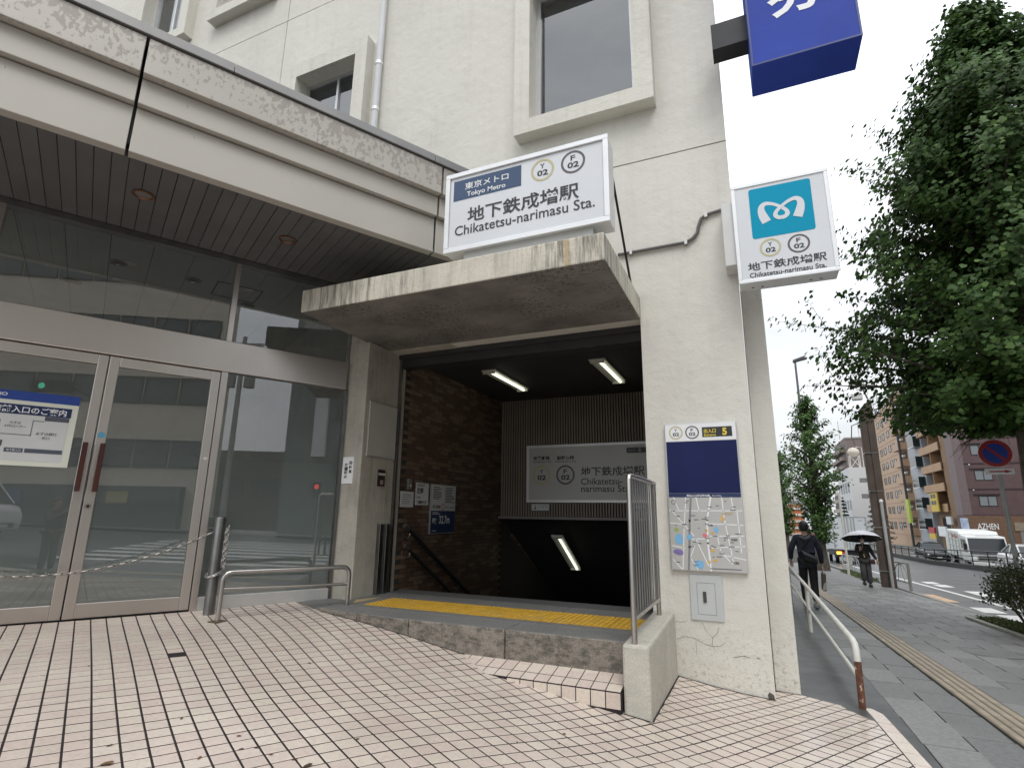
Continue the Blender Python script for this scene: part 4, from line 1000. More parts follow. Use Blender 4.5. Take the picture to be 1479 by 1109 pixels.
# projecting square sign at the corner
bs = thing('projecting_station_sign', (.4, 5.25, 2.07), 'square white projecting sign with teal emblem at the building corner', 'sign')
MB().box(.005, .812, 5.155, 5.36, 2.092, 3.09).build('box', Mt['alu'], bs, bevel=.012)
pb_ = Plane((0, 5.15, 0), (1, 0, 0), (0, 0, 1))
q = MB(); pb_.frame(q, .0, .817, 2.087, 3.095, .036, -.005, .012); q.build('frame', Mt['alu'], bs, bevel=.005)
q = MB(); pb_.rect(q, .036, .781, 2.123, 3.059, .003); q.build('face', Mt['signface'], bs)
q = MB(); pb_.rrect(q, .153, .672, 2.515, 3.027, .022, .005); q.build('teal_panel', Mt['teal'], bs)
# emblem: one ribbon that rises as an arch, loops at the middle and rises again
def ribbon(mb, pl, ctr, lift):
    n_ = len(ctr); P = []
    for i, (a, c, w) in enumerate(ctr):
        a0, c0, _ = ctr[max(0, i - 1)]; a1, c1, _ = ctr[min(n_ - 1, i + 1)]
        d = Vector((a1 - a0, c1 - c0)).normalized(); nn = Vector((-d.y, d.x)) * w / 2
        P.append((pl(a + nn.x, c + nn.y, lift), pl(a - nn.x, c - nn.y, lift)))
    for (p, q_), (r_, s_) in zip(P[:-1], P[1:]): mb.poly([p, q_, s_, r_])
def spline(pts, n_=7):
    out = []
    P = [pts[0]] + list(pts) + [pts[-1]]
    for i in range(1, len(P) - 2):
        for k in range(n_):
            t_ = k / n_
            out.append(tuple(.5 * (2 * P[i][j] + (P[i + 1][j] - P[i - 1][j]) * t_ + (2 * P[i - 1][j] - 5 * P[i][j] + 4 * P[i + 1][j] - P[i + 2][j]) * t_ ** 2 + (3 * P[i][j] - P[i - 1][j] - 3 * P[i + 1][j] + P[i + 2][j]) * t_ ** 3) for j in range(3)))
    out.append(tuple(pts[-1])); return out
def emblem(cx, cz, k, lift):
    L_ = [(-.128, -.108, .078), (-.152, -.045, .074), (-.165, .015, .060), (-.155, .060, .048), (-.120, .080, .038), (-.06, .062, .030), (.0, .020, .030), (.040, -.02, .034), (.050, -.055, .038), (.030, -.080, .038), (.0, -.088, .040)]
    q = MB(); ribbon(q, pb_, [(cx + a * k, cz + c * k, w * k) for a, c, w in spline(L_)], lift); q.build('emblem', Mt['signface'], bs)
    q = MB(); ribbon(q, pb_, [(cx - a * k, cz + c * k, w * k) for a, c, w in spline(L_)], lift + .0012); q.build('emblem', Mt['signface'], bs)
emblem(.412, 2.772, 1.0, .007)
route_mark(pb_, bs, .292, 2.407, .089, 'Y', Mt['gold'], .005); route_mark(pb_, bs, .524, 2.402, .090, 'F', Mt['brown_ring'], .005)
q = MB(); pb_.text(q, '地下鉄成増駅', .09, .728, 2.20, 2.285, .005, .018); q.build('lettering', Mt['ink'], bs)
q = MB(); pb_.text(q, 'Chikatetsu-narimasu Sta.', .098, .717, 2.136, 2.183, .005, .018); q.build('lettering', Mt['ink'], bs)
MB().box(-.10, .004, 5.17, 5.398, 2.30, 2.95).build('mounting_plate', mk('mount_white', (.6, .6, .59), .5, var=.06), bs, bevel=.006)
q = MB()
for x in (.12, .20, .60, .68): q.disc((x, 5.28, 2.0905), (0, 0, -1), .012, 10)
q.build('drain_hole', Mt['dark'], bs)

# tall blue box sign high on the corner
bb = thing('blue_box_sign', (.73, 5.1, 4.16), 'tall deep blue box sign hung high off the building corner', 'sign')
MB().box(.283, 1.19, 4.90, 5.33, 4.17, 8.6).build('box', Mt['bigblue'], bb, bevel=.006)
MB().box(-.05, .283, 5.02, 5.22, 4.60, 4.90).build('bracket', Mt['black'], bb); MB().box(-.05, .283, 5.02, 5.22, 7.6, 7.9).build('bracket', Mt['black'], bb)
pq = Plane((0, 4.9, 0), (1, 0, 0), (0, 0, 1))
q = MB(); pq.text(q, '券', .47, 1.0, 4.62, 5.17, .004, .02); pq.text(q, '証', .47, 1.0, 5.45, 6.0, .004, .02); q.build('lettering', Mt['white'], bb)
q = MB(); pq.frame(q, .283, 1.19, 4.17, 8.6, .018, .0, .004); q.build('edge_trim', plain('blue_trim', (.03, .05, .2), .3), bb)

# map board on the cream wall
mp_b = thing('area_map_board', (-.45, 5.38, -.47), 'tall board with blue panel and street map on the cream wall', 'notice board')
MB().box(-.770, -.128, 5.362, 5.399, -.472, .857).build('frame', Mt['alu_frame'], mp_b, bevel=.003)
pm_ = Plane((0, 5.361, 0), (1, 0, 0), (0, 0, 1))
def prt(name, m, rects, lift=.0015):
    q = MB()
    for r_ in rects: pm_.rect(q, *r_, lift)
    return q.build(name, m, mp_b)
prt('header', Mt['white'], [(-.762, -.136, .69, .85)], .0005)
prt('blue_panel', Mt['deepblue'], [(-.760, -.137, .209, .686)], .0008)
prt('title_bar', Mt['navy'], [(-.760, -.137, .171, .207)], .0008)
mpm = prt('map', mk('map_grey', (.47, .465, .445), .5, var=.03), [(-.762, -.137, -.465, .169)], .0005)
route_mark(pm_, mp_b, -.666, .771, .063, 'Y', Mt['gold'], .0015); route_mark(pm_, mp_b, -.518, .769, .062, 'F', Mt['brown_ring'], .0015)
prt('entrance_plate', Mt['ink'], [(-.429, -.168, .72, .813)])
q = MB(); pm_.text(q, '5', -.252, -.212, .732, .80, .003, .04); q.build('lettering', Mt['yel_print'], mp_b)
q = MB(); pm_.text(q, '出入口', -.412, -.308, .757, .797, .003, .02); pm_.text(q, 'Entrance', -.412, -.308, .728, .75, .003, .02); q.build('lettering', Mt['yel_print'], mp_b)
q = MB(); pm_.text(q, '駅出入口周辺案内図', -.60, -.40, .175, .197, .003, .02); pm_.text(q, 'Area Map', -.38, -.30, .177, .193, .003); q.build('lettering', Mt['white'], mp_b)
def mroad(pts, w):
    q = MB()
    for (a, c), (e, f_) in zip(pts[:-1], pts[1:]):
        d = Vector((e - a, f_ - c)).normalized() * w / 2; n_ = Vector((-d.y, d.x))
        q.poly([pm_(a - n_.x - d.x, c - n_.y - d.y, .001), pm_(e - n_.x + d.x, f_ - n_.y + d.y, .001), pm_(e + n_.x + d.x, f_ + n_.y + d.y, .001), pm_(a + n_.x - d.x, c + n_.y - d.y, .001)])
    return q
roads = [[(-.76, .05), (-.14, .055)], [(-.395, .169), (-.437, -.03), (-.442, -.23), (-.431, -.46)], [(-.61, .169), (-.64, -.1), (-.67, -.46)], [(-.75, .06), (-.55, -.18), (-.45, -.42)], [(-.3, .169), (-.29, -.02), (-.24, -.40)], [(-.22, .169), (-.21, .05)],
         [(-.43, -.06), (-.14, -.07)], [(-.44, -.17), (-.14, -.16)], [(-.43, -.27), (-.14, -.25)], [(-.76, -.06), (-.64, -.07)], [(-.6, -.2), (-.44, -.19)], [(-.56, -.26), (-.60, -.36), (-.54, -.46)], [(-.3, -.33), (-.14, -.36)], [(-.18, .05), (-.17, -.3)], [(-.5, .05), (-.52, .169)], [(-.72, .169), (-.68, .06)], [(-.36, -.16), (-.34, -.3), (-.25, -.4)], [(-.75, -.26), (-.64, -.28)], [(-.75, -.38), (-.68, -.46)]]
for r_ in roads: mroad(r_, .008 if len(r_) < 4 else .015).build('street_line', Mt['white'], mpm)
mroad([(-.568, .169), (-.591, -.037), (-.613, -.267), (-.648, -.46)], .022).v
q = mroad([(-.565, .169), (-.588, -.037), (-.603, -.267), (-.62, -.46)], .018); q.v = [tuple(Vector(p) + Vector((0, -.0007, 0))) for p in q.v]; q.build('rail_line', mk('map_rail', (.22, .23, .24), .5), mpm)
def blob(a, c, rx, ry, m, seed):
    r0 = random.Random(seed); q = MB(); q.poly([pm_(a + rx * math.cos(t_ * .698) * r0.uniform(.75, 1.1), c + ry * math.sin(t_ * .698) * r0.uniform(.75, 1.1), .0022) for t_ in range(9)]); q.build('map_area', m, mpm)
mblue, mpur, mgr, mred, mor = [plain(n_, c_, .5) for n_, c_ in (('map_blue', (.20, .46, .72)), ('map_purple', (.22, .17, .42)), ('map_green', (.34, .42, .10)), ('map_red', (.70, .18, .2)), ('map_orange', (.72, .42, .10)))]
for k, (a, c, rx, ry, m) in enumerate(((-.69, -.20, .036, .055, mblue), (-.525, -.415, .045, .04, mblue), (-.366, -.11, .02, .03, mblue), (-.596, -.18, .027, .028, mblue), (-.70, -.315, .05, .028, mpur), (-.708, -.12, .02, .02, mgr), (-.465, -.163, .022, .02, mred), (-.308, -.012, .016, .03, mor), (-.405, -.29, .02, .016, mor), (-.388, -.375, .024, .012, mor), (-.44, -.39, .014, .014, mor), (-.45, -.12, .012, .014, mor), (-.26, .03, .05, .012, mk('map_tan', (.42, .37, .25), .5)), (-.4, -.14, .014, .012, mor))): blob(a, c, rx, ry, m, k)
rr_ = random.Random(3); q = MB()
for _ in range(46):
    a, c = rr_.uniform(-.74, -.2), rr_.uniform(-.44, .14); pm_.rect(q, a, a + rr_.uniform(.012, .05), c, c + .006, .0026)
pm_.rect(q, -.44, -.18, -.448, -.441, .0026); tag(q.build('map_captions', mk('map_ink', (.12, .12, .14), .5), mpm), kind='stuff')
q = MB(); pm_.text(q, '板橋区', -.245, -.195, -.205, -.185, .003, .02); pm_.text(q, '練馬区', -.245, -.195, -.40, -.38, .003, .02); q.build('lettering', Mt['ink'], mpm)
q = MB(); pm_.ring(q, -.722, .128, .016, .020, .002); q.build('compass_ring', Mt['navy'], mpm)
# electric cover below it
eb = thing('meter_cover', (-.486, 5.38, -.885), 'pale grey recessed meter cover below the map board', 'hatch')
pe = Plane((0, 5.398, 0), (1, 0, 0), (0, 0, 1)); mgrey = mk('pale_grey_steel', (.50, .52, .52), .45, var=.05)
pe.slab(MB(), -.625, -.348, -.885, -.505, .0, .012).build('cover', mgrey, eb, bevel=.004)
q = MB(); pe.frame(q, -.565, -.41, -.835, -.57, .003, .012, .0135); q.build('door_line', mk('hatch_line', (.22, .22, .22), .6), eb)
pe.slab(MB(), -.515, -.487, -.735, -.645, .012, .020).build('handle', mk('hatch_handle', (.05, .05, .05), .4), eb)
# station sign on the bulkhead and its little companions
bk = thing('bulkhead_station_sign', (-2.3, 8.65, .2), 'wide station name sign on the ribbed bulkhead above the stairs', 'sign')
MB().box(-3.535, -1.0, 8.645, 8.68, .20, 1.13).build('box', Mt['alu'], bk)
pk = Plane((0, 8.645, 0), (1, 0, 0), (0, 0, 1))
q = MB(); pk.rect(q, -3.50, -1.03, .235, 1.095, .001); q.build('face', mk('unlit_acrylic', (.50, .50, .48), .3, var=.05), bk)
q = MB(); pk.frame(q, -3.54, -.995, .195, 1.135, .035, .0, .012); q.build('frame', Mt['alu'], bk)
route_mark(pk, bk, -3.272, .637, .157, 'Y', Mt['gold'], .003); route_mark(pk, bk, -2.857, .637, .158, 'F', Mt['brown_ring'], .003)
for body, a0, a1, b0, b1, bo in (('有楽町線', -3.423, -3.127, .885, .955, .03), ('Yurakucho Line', -3.44, -3.10, .845, .875, .01), ('副都心線', -3.0, -2.704, .882, .95, .03), ('Fukutoshin Line', -3.029, -2.673, .842, .872, .01), ('地下鉄成増駅', -2.593, -1.57, .61, .76, .02), ('Chikatetsu-', -2.593, -1.92, .475, .58, .01), ('narimasu Sta.', -2.593, -1.79, .36, .465, .01)):
    q = MB(); pk.text(q, body, a0, a1, b0, b1, .003, bo); q.build('lettering', Mt['ink'], bk)
q = MB(); pk.rect(q, -1.84, -1.45, .96, 1.045, .003); q.build('exit_plate', Mt['ink'], bk); q = MB(); pk.text(q, '5', -1.655, -1.61, .975, 1.03, .005, .03); pk.text(q, '出入口', -1.81, -1.70, .985, 1.02, .005); q.build('lettering', Mt['grey_ink'], bk)
for nm, lb, x0, tx in (('down_stairs_plate', 'small white downward arrow plate under the bulkhead sign', -3.456, 'くだり'), ('up_stairs_plate', 'small navy arrow plate under the bulkhead sign near the railing', -1.86, 'のぼり')):
    t_ = thing(nm, (x0, 8.66, .066), lb, 'sign'); MB().box(x0, x0 + .30, 8.665, 8.679, .066, .168).build('plate', Mt['paper'] if x0 < -3 else Mt['navy'], t_)
    q = MB(); pd = Plane((0, 8.665, 0), (1, 0, 0), (0, 0, 1)); pd.text(q, tx, x0 + .12, x0 + .27, .11, .155, .002); pd.rect(q, x0 + .055, x0 + .067, .095, .15, .002); q.add([pd(x0 + .03, .11, .002), pd(x0 + .061, .078, .002), pd(x0 + .092, .11, .002), pd(x0 + .061, .096, .002)], [(0, 1, 2, 3)]); q.build('print', Mt['ink'] if x0 < -3 else Mt['white'], t_)

# ------------------------------------------------------------------ chain posts, low rail, white handrail
def chain_post(s_, label):
    p = gpt(s_, .235, 0); z = pz(p.x, p.y)
    t_ = thing('chain_post', (p.x, p.y, z), label, 'post')
    MB().lathe([(.048, -.05), (.048, .855), (.044, .868), (.03, .874), (0.001, .876)], (p.x, p.y, z), n=20).build('tube', Mt['steel_dark'], t_, smooth=True)
    q = MB(); r_ = gpt(s_ - .075, .235, z + .745); q.tube([r_ + GT * .03 * math.cos(a) + Vector((0, 0, .03 * math.sin(a))) for a in [i * math.pi / 6 for i in range(12)]], .004, 6, closed=True); q.build('eye', Mt['steel'], t_, smooth=True)
    return p, z
pA, zA = chain_post(1.06, 'steel chain post standing before the glass side light')
lk_ = MB()
pts = [(.0, .013 * math.cos(a) , .0) for a in (0,)]
ring_ = []
for i in range(14):
    a = 2 * math.pi * i / 14; c_, s_ = math.cos(a), math.sin(a)
    ring_.append((.008 * s_ , (.0155 if c_ > 0 else -.0155) + .009 * c_, 0))
lk_.tube([(1.25 * a_, 1.15 * b_, 0) for a_, b_, c_ in ring_], .0043, 6, closed=True); link_me = lk_.mesh('link', Mt['steel']); smooth_mesh(link_me, 60)
ch = thing('steel_chain', gpt(-.2, .235, -.53), 'slack steel chain hung across the glass doors', 'chain')
def run_chain(pts, parent):
    L = 0; i = 0; step = .043; acc = 0
    dense = []
    for a, b_ in zip(pts[:-1], pts[1:]):
        a, b_ = Vector(a), Vector(b_); n_ = max(1, int((b_ - a).length / .004))
        dense += [a + (b_ - a) * k / n_ for k in range(n_)]
    acc = 0; last = dense[0]; k = 0; nxt = 0
    for j in range(1, len(dense)):
        acc += (dense[j] - dense[j - 1]).length
        if acc >= nxt:
            d = (dense[min(j + 3, len(dense) - 1)] - dense[max(0, j - 3)]).normalized()
            qt = d.to_track_quat('Y', 'Z'); e = (qt.to_matrix() @ Matrix.Rotation(R(90) * (k % 2) + R(20), 3, 'Y')).to_euler()
            inst(link_me, 'link', parent, dense[j], e); k += 1; nxt += step
run_chain([gpt(s_, .235, .207 * (s_ + .25) ** 2 - .53) for s_ in np.linspace(.985, -1.45, 60)], ch)
c2 = thing('spare_chain', (pA.x, pA.y, zA + .4), 'spare chain end hanging and wrapped round the chain post', 'chain')
dx = Vector((math.cos(R(28)), math.sin(R(28)), 0))
run_chain([Vector((pA.x, pA.y, 0)) + dx * .085 + Vector((0, 0, zA + z)) for z in (.77, .70, .60, .52, .45, .40)] , c2)
run_chain([Vector((pA.x, pA.y, 0)) + dx * .066 + Vector((0, 0, zA + z)) for z in (.75, .66, .58, .50, .43)] , c2)
run_chain([Vector((pA.x + .06 * math.cos(a), pA.y + .06 * math.sin(a), zA + .36 + .03 * math.sin(a))) for a in np.linspace(0, 12.2, 60)], c2)
# U-shaped low rail
ur = thing('low_guard_rail', (-4.1, 4.1, -.95), 'low two-bar steel guard rail between the plaza and the pier', 'guard rail')
A_, B_ = Vector((-4.402, 3.656, pz(-4.402, 3.656))), Vector((-3.829, 4.652, ZP))
zt = -.535; dl = (B_ - A_); dl.z = 0; dl.normalize()
path = [A_, Vector((A_.x, A_.y, zt - .07))] + [Vector((A_.x, A_.y, zt - .07)) + dl * .07 * (1 - math.cos(a)) + Vector((0, 0, .07 * math.sin(a))) for a in (R(30), R(60), R(90))]
path += [Vector((B_.x, B_.y, zt - .07)) - dl * .07 * (1 - math.cos(a)) + Vector((0, 0, .07 * math.sin(a))) for a in (R(90), R(60), R(30))] + [Vector((B_.x, B_.y, zt - .07)), B_]
MB().tube(path, .021, 12).build('hoop', Mt['steel'], ur, smooth=True)
MB().tube([Vector((A_.x, A_.y, -.675)), Vector((B_.x, B_.y, -.70))], .014, 10).build('lower_bar', Mt['steel'], ur, smooth=True)
MB().box(A_.x - .055, A_.x + .055, A_.y - .055, A_.y + .055, A_.z - .01, A_.z + .007).build('base_plate', mk('rusty_plate', (.10, .07, .05), .7, var=.4, vs=30), ur)
# white pavement handrail with rusty end post
wr = thing('white_handrail', (.6, 8, -1.5), 'chipped white two-bar handrail beside the pavement with a rusted end post', 'handrail')
zt = -.985
MB().tube([(.625, 5.56, walk_z(0, 5.56) - .02), (.63, 5.56, zt - .14)], .026, 12).build('rusty_post', Mt['rust'], wr, smooth=True)
MB().tube([(.63, 5.56, zt - .14), (.63, 5.57, zt - .05), (.628, 5.60, zt - .015), (.625, 5.68, zt), (.50, 14.0, zt - .05), (.35, 24, zt - .5)], .026, 12).build('top_rail', Mt['whitepaint'], wr, smooth=True)
MB().tube([(.63, 5.57, zt - .27), (.50, 14.0, zt - .42), (.35, 24, zt - .9)], .019, 10).build('lower_rail', Mt['whitepaint'], wr, smooth=True)
for y in (9.85, 14.2, 18.6): MB().tube([(.625 - .0149 * (y - 5.56), y, walk_z(0, y) - .02), (.625 - .0149 * (y - 5.56), y, zt - .006 * (y - 5.56) + (.05 if y > 14.1 else .02) - .03)], .028, 12).build('post', Mt['whitepaint'], wr, smooth=True)

# ------------------------------------------------------------------ trees and plants
def leaf_cloud(P, N, size, mats, fan=True, jit=.35):
    """one mesh of leaf-sized faces at points P, facing roughly N"""
    n_ = len(P); r_ = rng
    nz = N + r_.normal(0, jit, (n_, 3)); nz /= np.linalg.norm(nz, axis=1)[:, None] + 1e-9
    a = np.cross(nz, r_.normal(0, 1, (n_, 3))); a /= np.linalg.norm(a, axis=1)[:, None] + 1e-9
    c = np.cross(nz, a); s_ = (size * r_.uniform(.65, 1.25, n_))[:, None]
    shp = [(0, -.5), (.5, .12), (.30, .45), (-.30, .45), (-.5, .12)] if fan else [(0, -.55), (.26, -.05), (.16, .4), (-.16, .4), (-.26, -.05)]
    fold = r_.uniform(-.12, .25, n_)[:, None]
    V = np.stack([P + (a * x + c * y) * s_ + nz * s_ * fold * abs(x) * 2 for x, y in shp], 1).reshape(-1, 3)
    me = bpy.data.meshes.new('crown'); m5 = len(shp)
    me.vertices.add(len(V)); me.vertices.foreach_set('co', V.astype(np.float32).ravel())
    me.loops.add(n_ * m5); me.loops.foreach_set('vertex_index', np.arange(n_ * m5, dtype=np.int32))
    me.polygons.add(n_); me.polygons.foreach_set('loop_start', np.arange(0, n_ * m5, m5, dtype=np.int32))
    for m_ in mats: me.materials.append(m_)
    me.update(calc_edges=True)
    if len(mats) > 1:
        pr_ = [.45, .42, .13] if len(mats) == 3 else None
        me.polygons.foreach_set('material_index', r_.choice(len(mats), n_, p=pr_).astype(np.int32))
    me.validate(); return me
def add_mesh(name, me, parent, loc=(0, 0, 0)):
    o = bpy.data.objects.new(name, me); col.objects.link(o); o.parent = parent; o.location = loc; return o
def street_tree(name, label, base, prof, nlimb, per_twig, leaf, trunk_r, mats, lean=(0, 0), low=.5, twigs=9, group='street trees', spread=.20, cat='tree', rise=.45, bias=1.0, prune=None):
    """trunk, limbs that rise to a crown profile [(height, radius)...], twigs and leaves round the twigs"""
    t_ = thing(name, base, label, cat, group)
    H = prof[-1][0]; rad = lambda z: float(np.interp(z, [p[0] for p in prof], [p[1] for p in prof]))
    r_ = random.Random(sum(map(ord, label)))
    tr = MB(); tp = [(lean[0] * (k / 8) ** 1.4, lean[1] * (k / 8) ** 1.4, H * .95 * k / 8) for k in range(9)]
    tr.tube(tp, [trunk_r * (1.25 if k == 0 else 1) * (1 - .85 * k / 8) + .008 for k in range(9)], 9)
    P, N = [], []
    axis_at = lambda z: (lean[0] * (z / (H * .95)) ** 1.4, lean[1] * (z / (H * .95)) ** 1.4)
    lb = MB()
    for i in range(nlimb):
        f_ = (i + .5) / nlimb; z_tip = prof[0][0] + (H - prof[0][0]) * (f_ ** bias); az = i * 2.39996 + r_.uniform(-.4, .4)
        L_ = rad(z_tip) * r_.choice((.76, .88, .97, 1.03, 1.10)); z0 = max(low, z_tip - L_ * rise - .25)
        ax = axis_at(z0); at = axis_at(z_tip)
        p0 = Vector((ax[0], ax[1], z0)); p1 = Vector((at[0] + L_ * math.cos(az), at[1] + L_ * math.sin(az), z_tip))
        mid = p0.lerp(p1, .5) + Vector((0, 0, .12 * L_))
        pts = [p0.lerp(mid, k / 3) if k < 3 else mid.lerp(p1, (k - 3) / 3) for k in range(7)]
        lb.tube(pts, [max(.006, trunk_r * .32 * (1 - k / 7)) for k in range(7)], 5)
        for k in range(twigs):
            g = .08 + .92 * (k + r_.random()) / twigs
            q = pts[min(5, int(g * 6))].lerp(pts[min(6, int(g * 6) + 1)], g * 6 % 1 if g < 1 else 1)
            if k >= twigs - 2: g = 1.0; q = p1
            ln = (spread + .10 * r_.random()) * (.55 + .5 * L_)
            d = Vector((r_.gauss(0, 1), r_.gauss(0, 1), r_.gauss(.15, .6))).normalized() * ln
            d += (p1 - p0).normalized() * ln * .6
            lb.tube([q, q + d], [.006, .002], 3, caps=False)
            n_ = max(2, int(per_twig * r_.uniform(.6, 1.3) * min(1.0, .3 + 1.2 * L_)))
            tt = rng.uniform(.05, 1.12, n_)[:, None]
            pp = np.array(q)[None] + tt * np.array(d)[None] + rng.normal(0, leaf * .85, (n_, 3))
            P.append(pp); out = pp - np.array((at[0], at[1], 0))[None]; out[:, 2] = .55 + 0 * out[:, 2]
            out[:, :2] /= np.linalg.norm(out[:, :2], axis=1)[:, None] + .3
            N.append(out)
    add_mesh('trunk', tr.mesh('trunk', Mt['bark']), t_); smooth_mesh(t_.children[0].data, 60)
    add_mesh('limbs', lb.mesh('limbs', Mt['bark']), t_)
    P, N = np.concatenate(P), np.concatenate(N)
    if prune is not None:
        kp = ~prune(P + np.array(base)[None]); P, N = P[kp], N[kp]
    me = leaf_cloud(P, N, leaf, mats); add_mesh('crown', me, t_)
    return t_
bz1 = walk_z(3.7, 10.5)
prof1 = [(z - bz1, r_) for z, r_ in ((1.05, .9), (1.4, 1.6), (1.8, 2.05), (2.2, 2.2), (2.9, 2.35), (4.0, 2.05), (5.0, 1.78), (6.0, 1.48), (6.6, 1.2), (7.1, .88), (7.6, .62), (8.2, .36), (8.8, .10))]
street_tree('ginkgo_tree', 'large dark green ginkgo tree at the roadside, its crown filling the upper corner', (3.66, 10.5, bz1), prof1, 175, 42, .082, .15, Mt['ginkgo'], lean=(.45, 0), low=3.0, twigs=18, spread=.22, bias=.85, prune=lambda p: (p[:, 2] < 1.28) & (p[:, 0] > 2.3) & (p[:, 0] < 4.1) & (p[:, 1] < 12.4))   # kept clear of the road sign
bz2 = walk_z(2.8, 33.5)
prof2 = [(z - bz2, r_) for z, r_ in ((-1.0, .55), (-.2, .75), (.8, .85), (1.6, 1.3), (2.6, 1.55), (3.4, 1.4), (4.4, .95), (5.2, .62), (6.0, .45), (6.5, .1))]
street_tree('ginkgo_tree', 'slim cone shaped ginkgo tree rising behind the walking man', (2.78, 33.5, bz2), prof2, 60, 15, .13, .26, Mt['ginkgo'], low=1.2, twigs=10, spread=.2)
for y, k, lb in ((74, 1.25, 'tall ginkgo tree half hidden by the cream wall'), (98, 1.5, 'farthest ginkgo tree on the pavement side')):
    zb = walk_z(3, y); street_tree('ginkgo_tree', lb, (2.75, y, zb), [(h * k, r_ * k * 1.1) for h, r_ in prof2], 40, 13, .20, .22, Mt['ginkgo'][:2], low=1.2, twigs=8, spread=.25)
def conifer(name, label, base, H, rb, n_, leaf=.34):
    t_ = thing(name, base, label, 'tree', 'conifers across the road')
    tr = MB().tube([(0, 0, 0), (0, 0, H * .95)], [rb * .09, .02], 7); add_mesh('trunk', tr.mesh('trunk', Mt['bark']), t_)
    z = rng.uniform(.08, 1, n_) ** .9; lay = np.round(z * 13) / 13; z = z * .45 + lay * .55
    rr = rb * (1 - z) * (.35 + .65 * np.sqrt(rng.uniform(0, 1, n_))) + .08; az = rng.uniform(0, 6.28, n_)
    rr *= 1 + .25 * np.sin(az * 7 + lay * 40)
    P = np.stack([rr * np.cos(az), rr * np.sin(az), z * H - .18 * rr], 1); N = np.stack([np.cos(az) * .5, np.sin(az) * .5, np.full(n_, .8)], 1)
    add_mesh('crown', leaf_cloud(P, N, leaf, Mt['conifer'], fan=False), t_)
conifer('conifer_tree', 'dark conifer tree beside the white building with the water tank', (19.6, 120, road_z(19, 120)), 11.5, 2.4, 3200)
conifer('conifer_tree', 'smaller dark conifer tree behind the delivery truck', (18.0, 150, road_z(18, 150)), 10, 2.0, 2200)
for x, y, H, lb in ((21.0, 230, 10, 'far green tree at the end of the road'),):
    zb = road_z(19, y); street_tree('roadside_tree', lb, (x, y, zb), [(1.8, .6), (3, 1.6), (4.5, 1.9), (6, 1.3), (H, .2)], 30, 12, .26, .16, Mt['ginkgo'], low=1.5, twigs=7, spread=.35, group='trees across the road')
# hedge bush in the planter
bu = thing('planter_bush', (3.78, 11.6, walk_z(3.7, 11.6)), 'dense dark leafed bush in the planting bed at the picture edge', 'bush')
n_ = 5200; az = rng.uniform(0, 6.283, n_); ph = np.arccos(rng.uniform(-.25, 1, n_)); rr = np.cbrt(rng.uniform(.25, 1, n_)) * (1 + .16 * np.sin(az * 5) * np.sin(ph * 4) + .1 * rng.normal(0, 1, n_))
P = np.stack([.62 * rr * np.sin(ph) * np.cos(az) + .1, .95 * rr * np.sin(ph) * np.sin(az), .55 + .56 * rr * np.cos(ph)], 1)
N = P - np.array((.1, 0, .3)); N /= np.linalg.norm(N, axis=1)[:, None]
add_mesh('leaves', leaf_cloud(P, N, .050, Mt['shrub'], fan=False, jit=.6), bu)
st = MB()
for i in range(22):
    a = i * 2.4; st.tube([(.05 * math.cos(a), .05 * math.sin(a), 0), (.3 * math.cos(a), .45 * math.sin(a), .5), (.5 * math.cos(a), .8 * math.sin(a), .75)], [.009, .007, .003], 4)
add_mesh('stems', st.mesh('stems', Mt['bark']), bu)
def weeds(label, x0, x1, y0, y1, n_, h):
    P = np.stack([rng.uniform(x0, x1, n_), rng.uniform(y0, y1, n_), np.zeros(n_)], 1)
    P[:, 2] = [walk_z(p[0], p[1]) + h * rng.uniform(.1, 1) for p in P]
    N = np.stack([rng.normal(0, .8, n_), rng.normal(-.5, .6, n_), rng.normal(.3, .3, n_)], 1)
    o = bpy.data.objects.new('grass', leaf_cloud(P, N, .05, Mt['grass'], fan=False, jit=.4)); col.objects.link(o); tag(o, label, 'grass', kind='stuff')
weeds('low weeds along the foot of the kerb', 3.45, 3.9, 25, 33, 2600, .14); weeds('weeds growing in the planting bed', 3.5, 3.95, 8.9, 13.4, 3000, .09)

# ------------------------------------------------------------------ street furniture
# steel utility column
up = thing('utility_column', (3.75, 22.6, walk_z(0, 22.6)), 'thick rust-brown steel utility column standing at the kerb', 'pole')
zb = walk_z(0, 22.6)
mcol = mk('brown_steel', (.085, .062, .05), .7, var=.25, vs=2, bump=.2, bs=20)
q = MB(); q.box(3.54, 3.72, 22.42, 22.78, zb, 3.75); q.box(3.72, 3.94, 22.40, 22.80, zb, 3.7); q.build('shaft', mcol, up, bevel=.02)
MB().prism([(3.54, 22.4, 3.75), (3.94, 22.4, 3.70), (3.92, 22.4, 4.1), (3.72, 22.4, 3.95)], (0, .40, 0)).build('cap', mcol, up)
MB().tube([(3.80, 22.36, zb), (3.80, 22.36, .55)], .05, 10).build('grey_conduit', mk('pole_conduit', (.42, .43, .43), .5), up, smooth=True)
MB().lathe([(.06, 0), (.062, .05), (.04, .09), (.001, .10)], (3.80, 22.36, .55), n=10).build('conduit_cap', Mt['white'], up)
for z in (-1.7, -.3, .9, 2.2): MB().box(3.53, 3.95, 22.39, 22.81, z, z + .04).build('band', Mt['steel_dark'], up)
MB().box(3.38, 3.70, 22.4, 22.65, 4.12, 4.35).build('speaker', Mt['alu'], up, bevel=.03); MB().tube([(3.55, 22.5, 4.5), (3.75, 22.5, 4.5), (3.85, 22.5, 4.15)], .03, 8).build('bracket', Mt['steel_dark'], up); MB().box(3.35, 3.60, 22.4, 22.6, 4.6, 4.78).build('junction_box', Mt['alu'], up, bevel=.02)
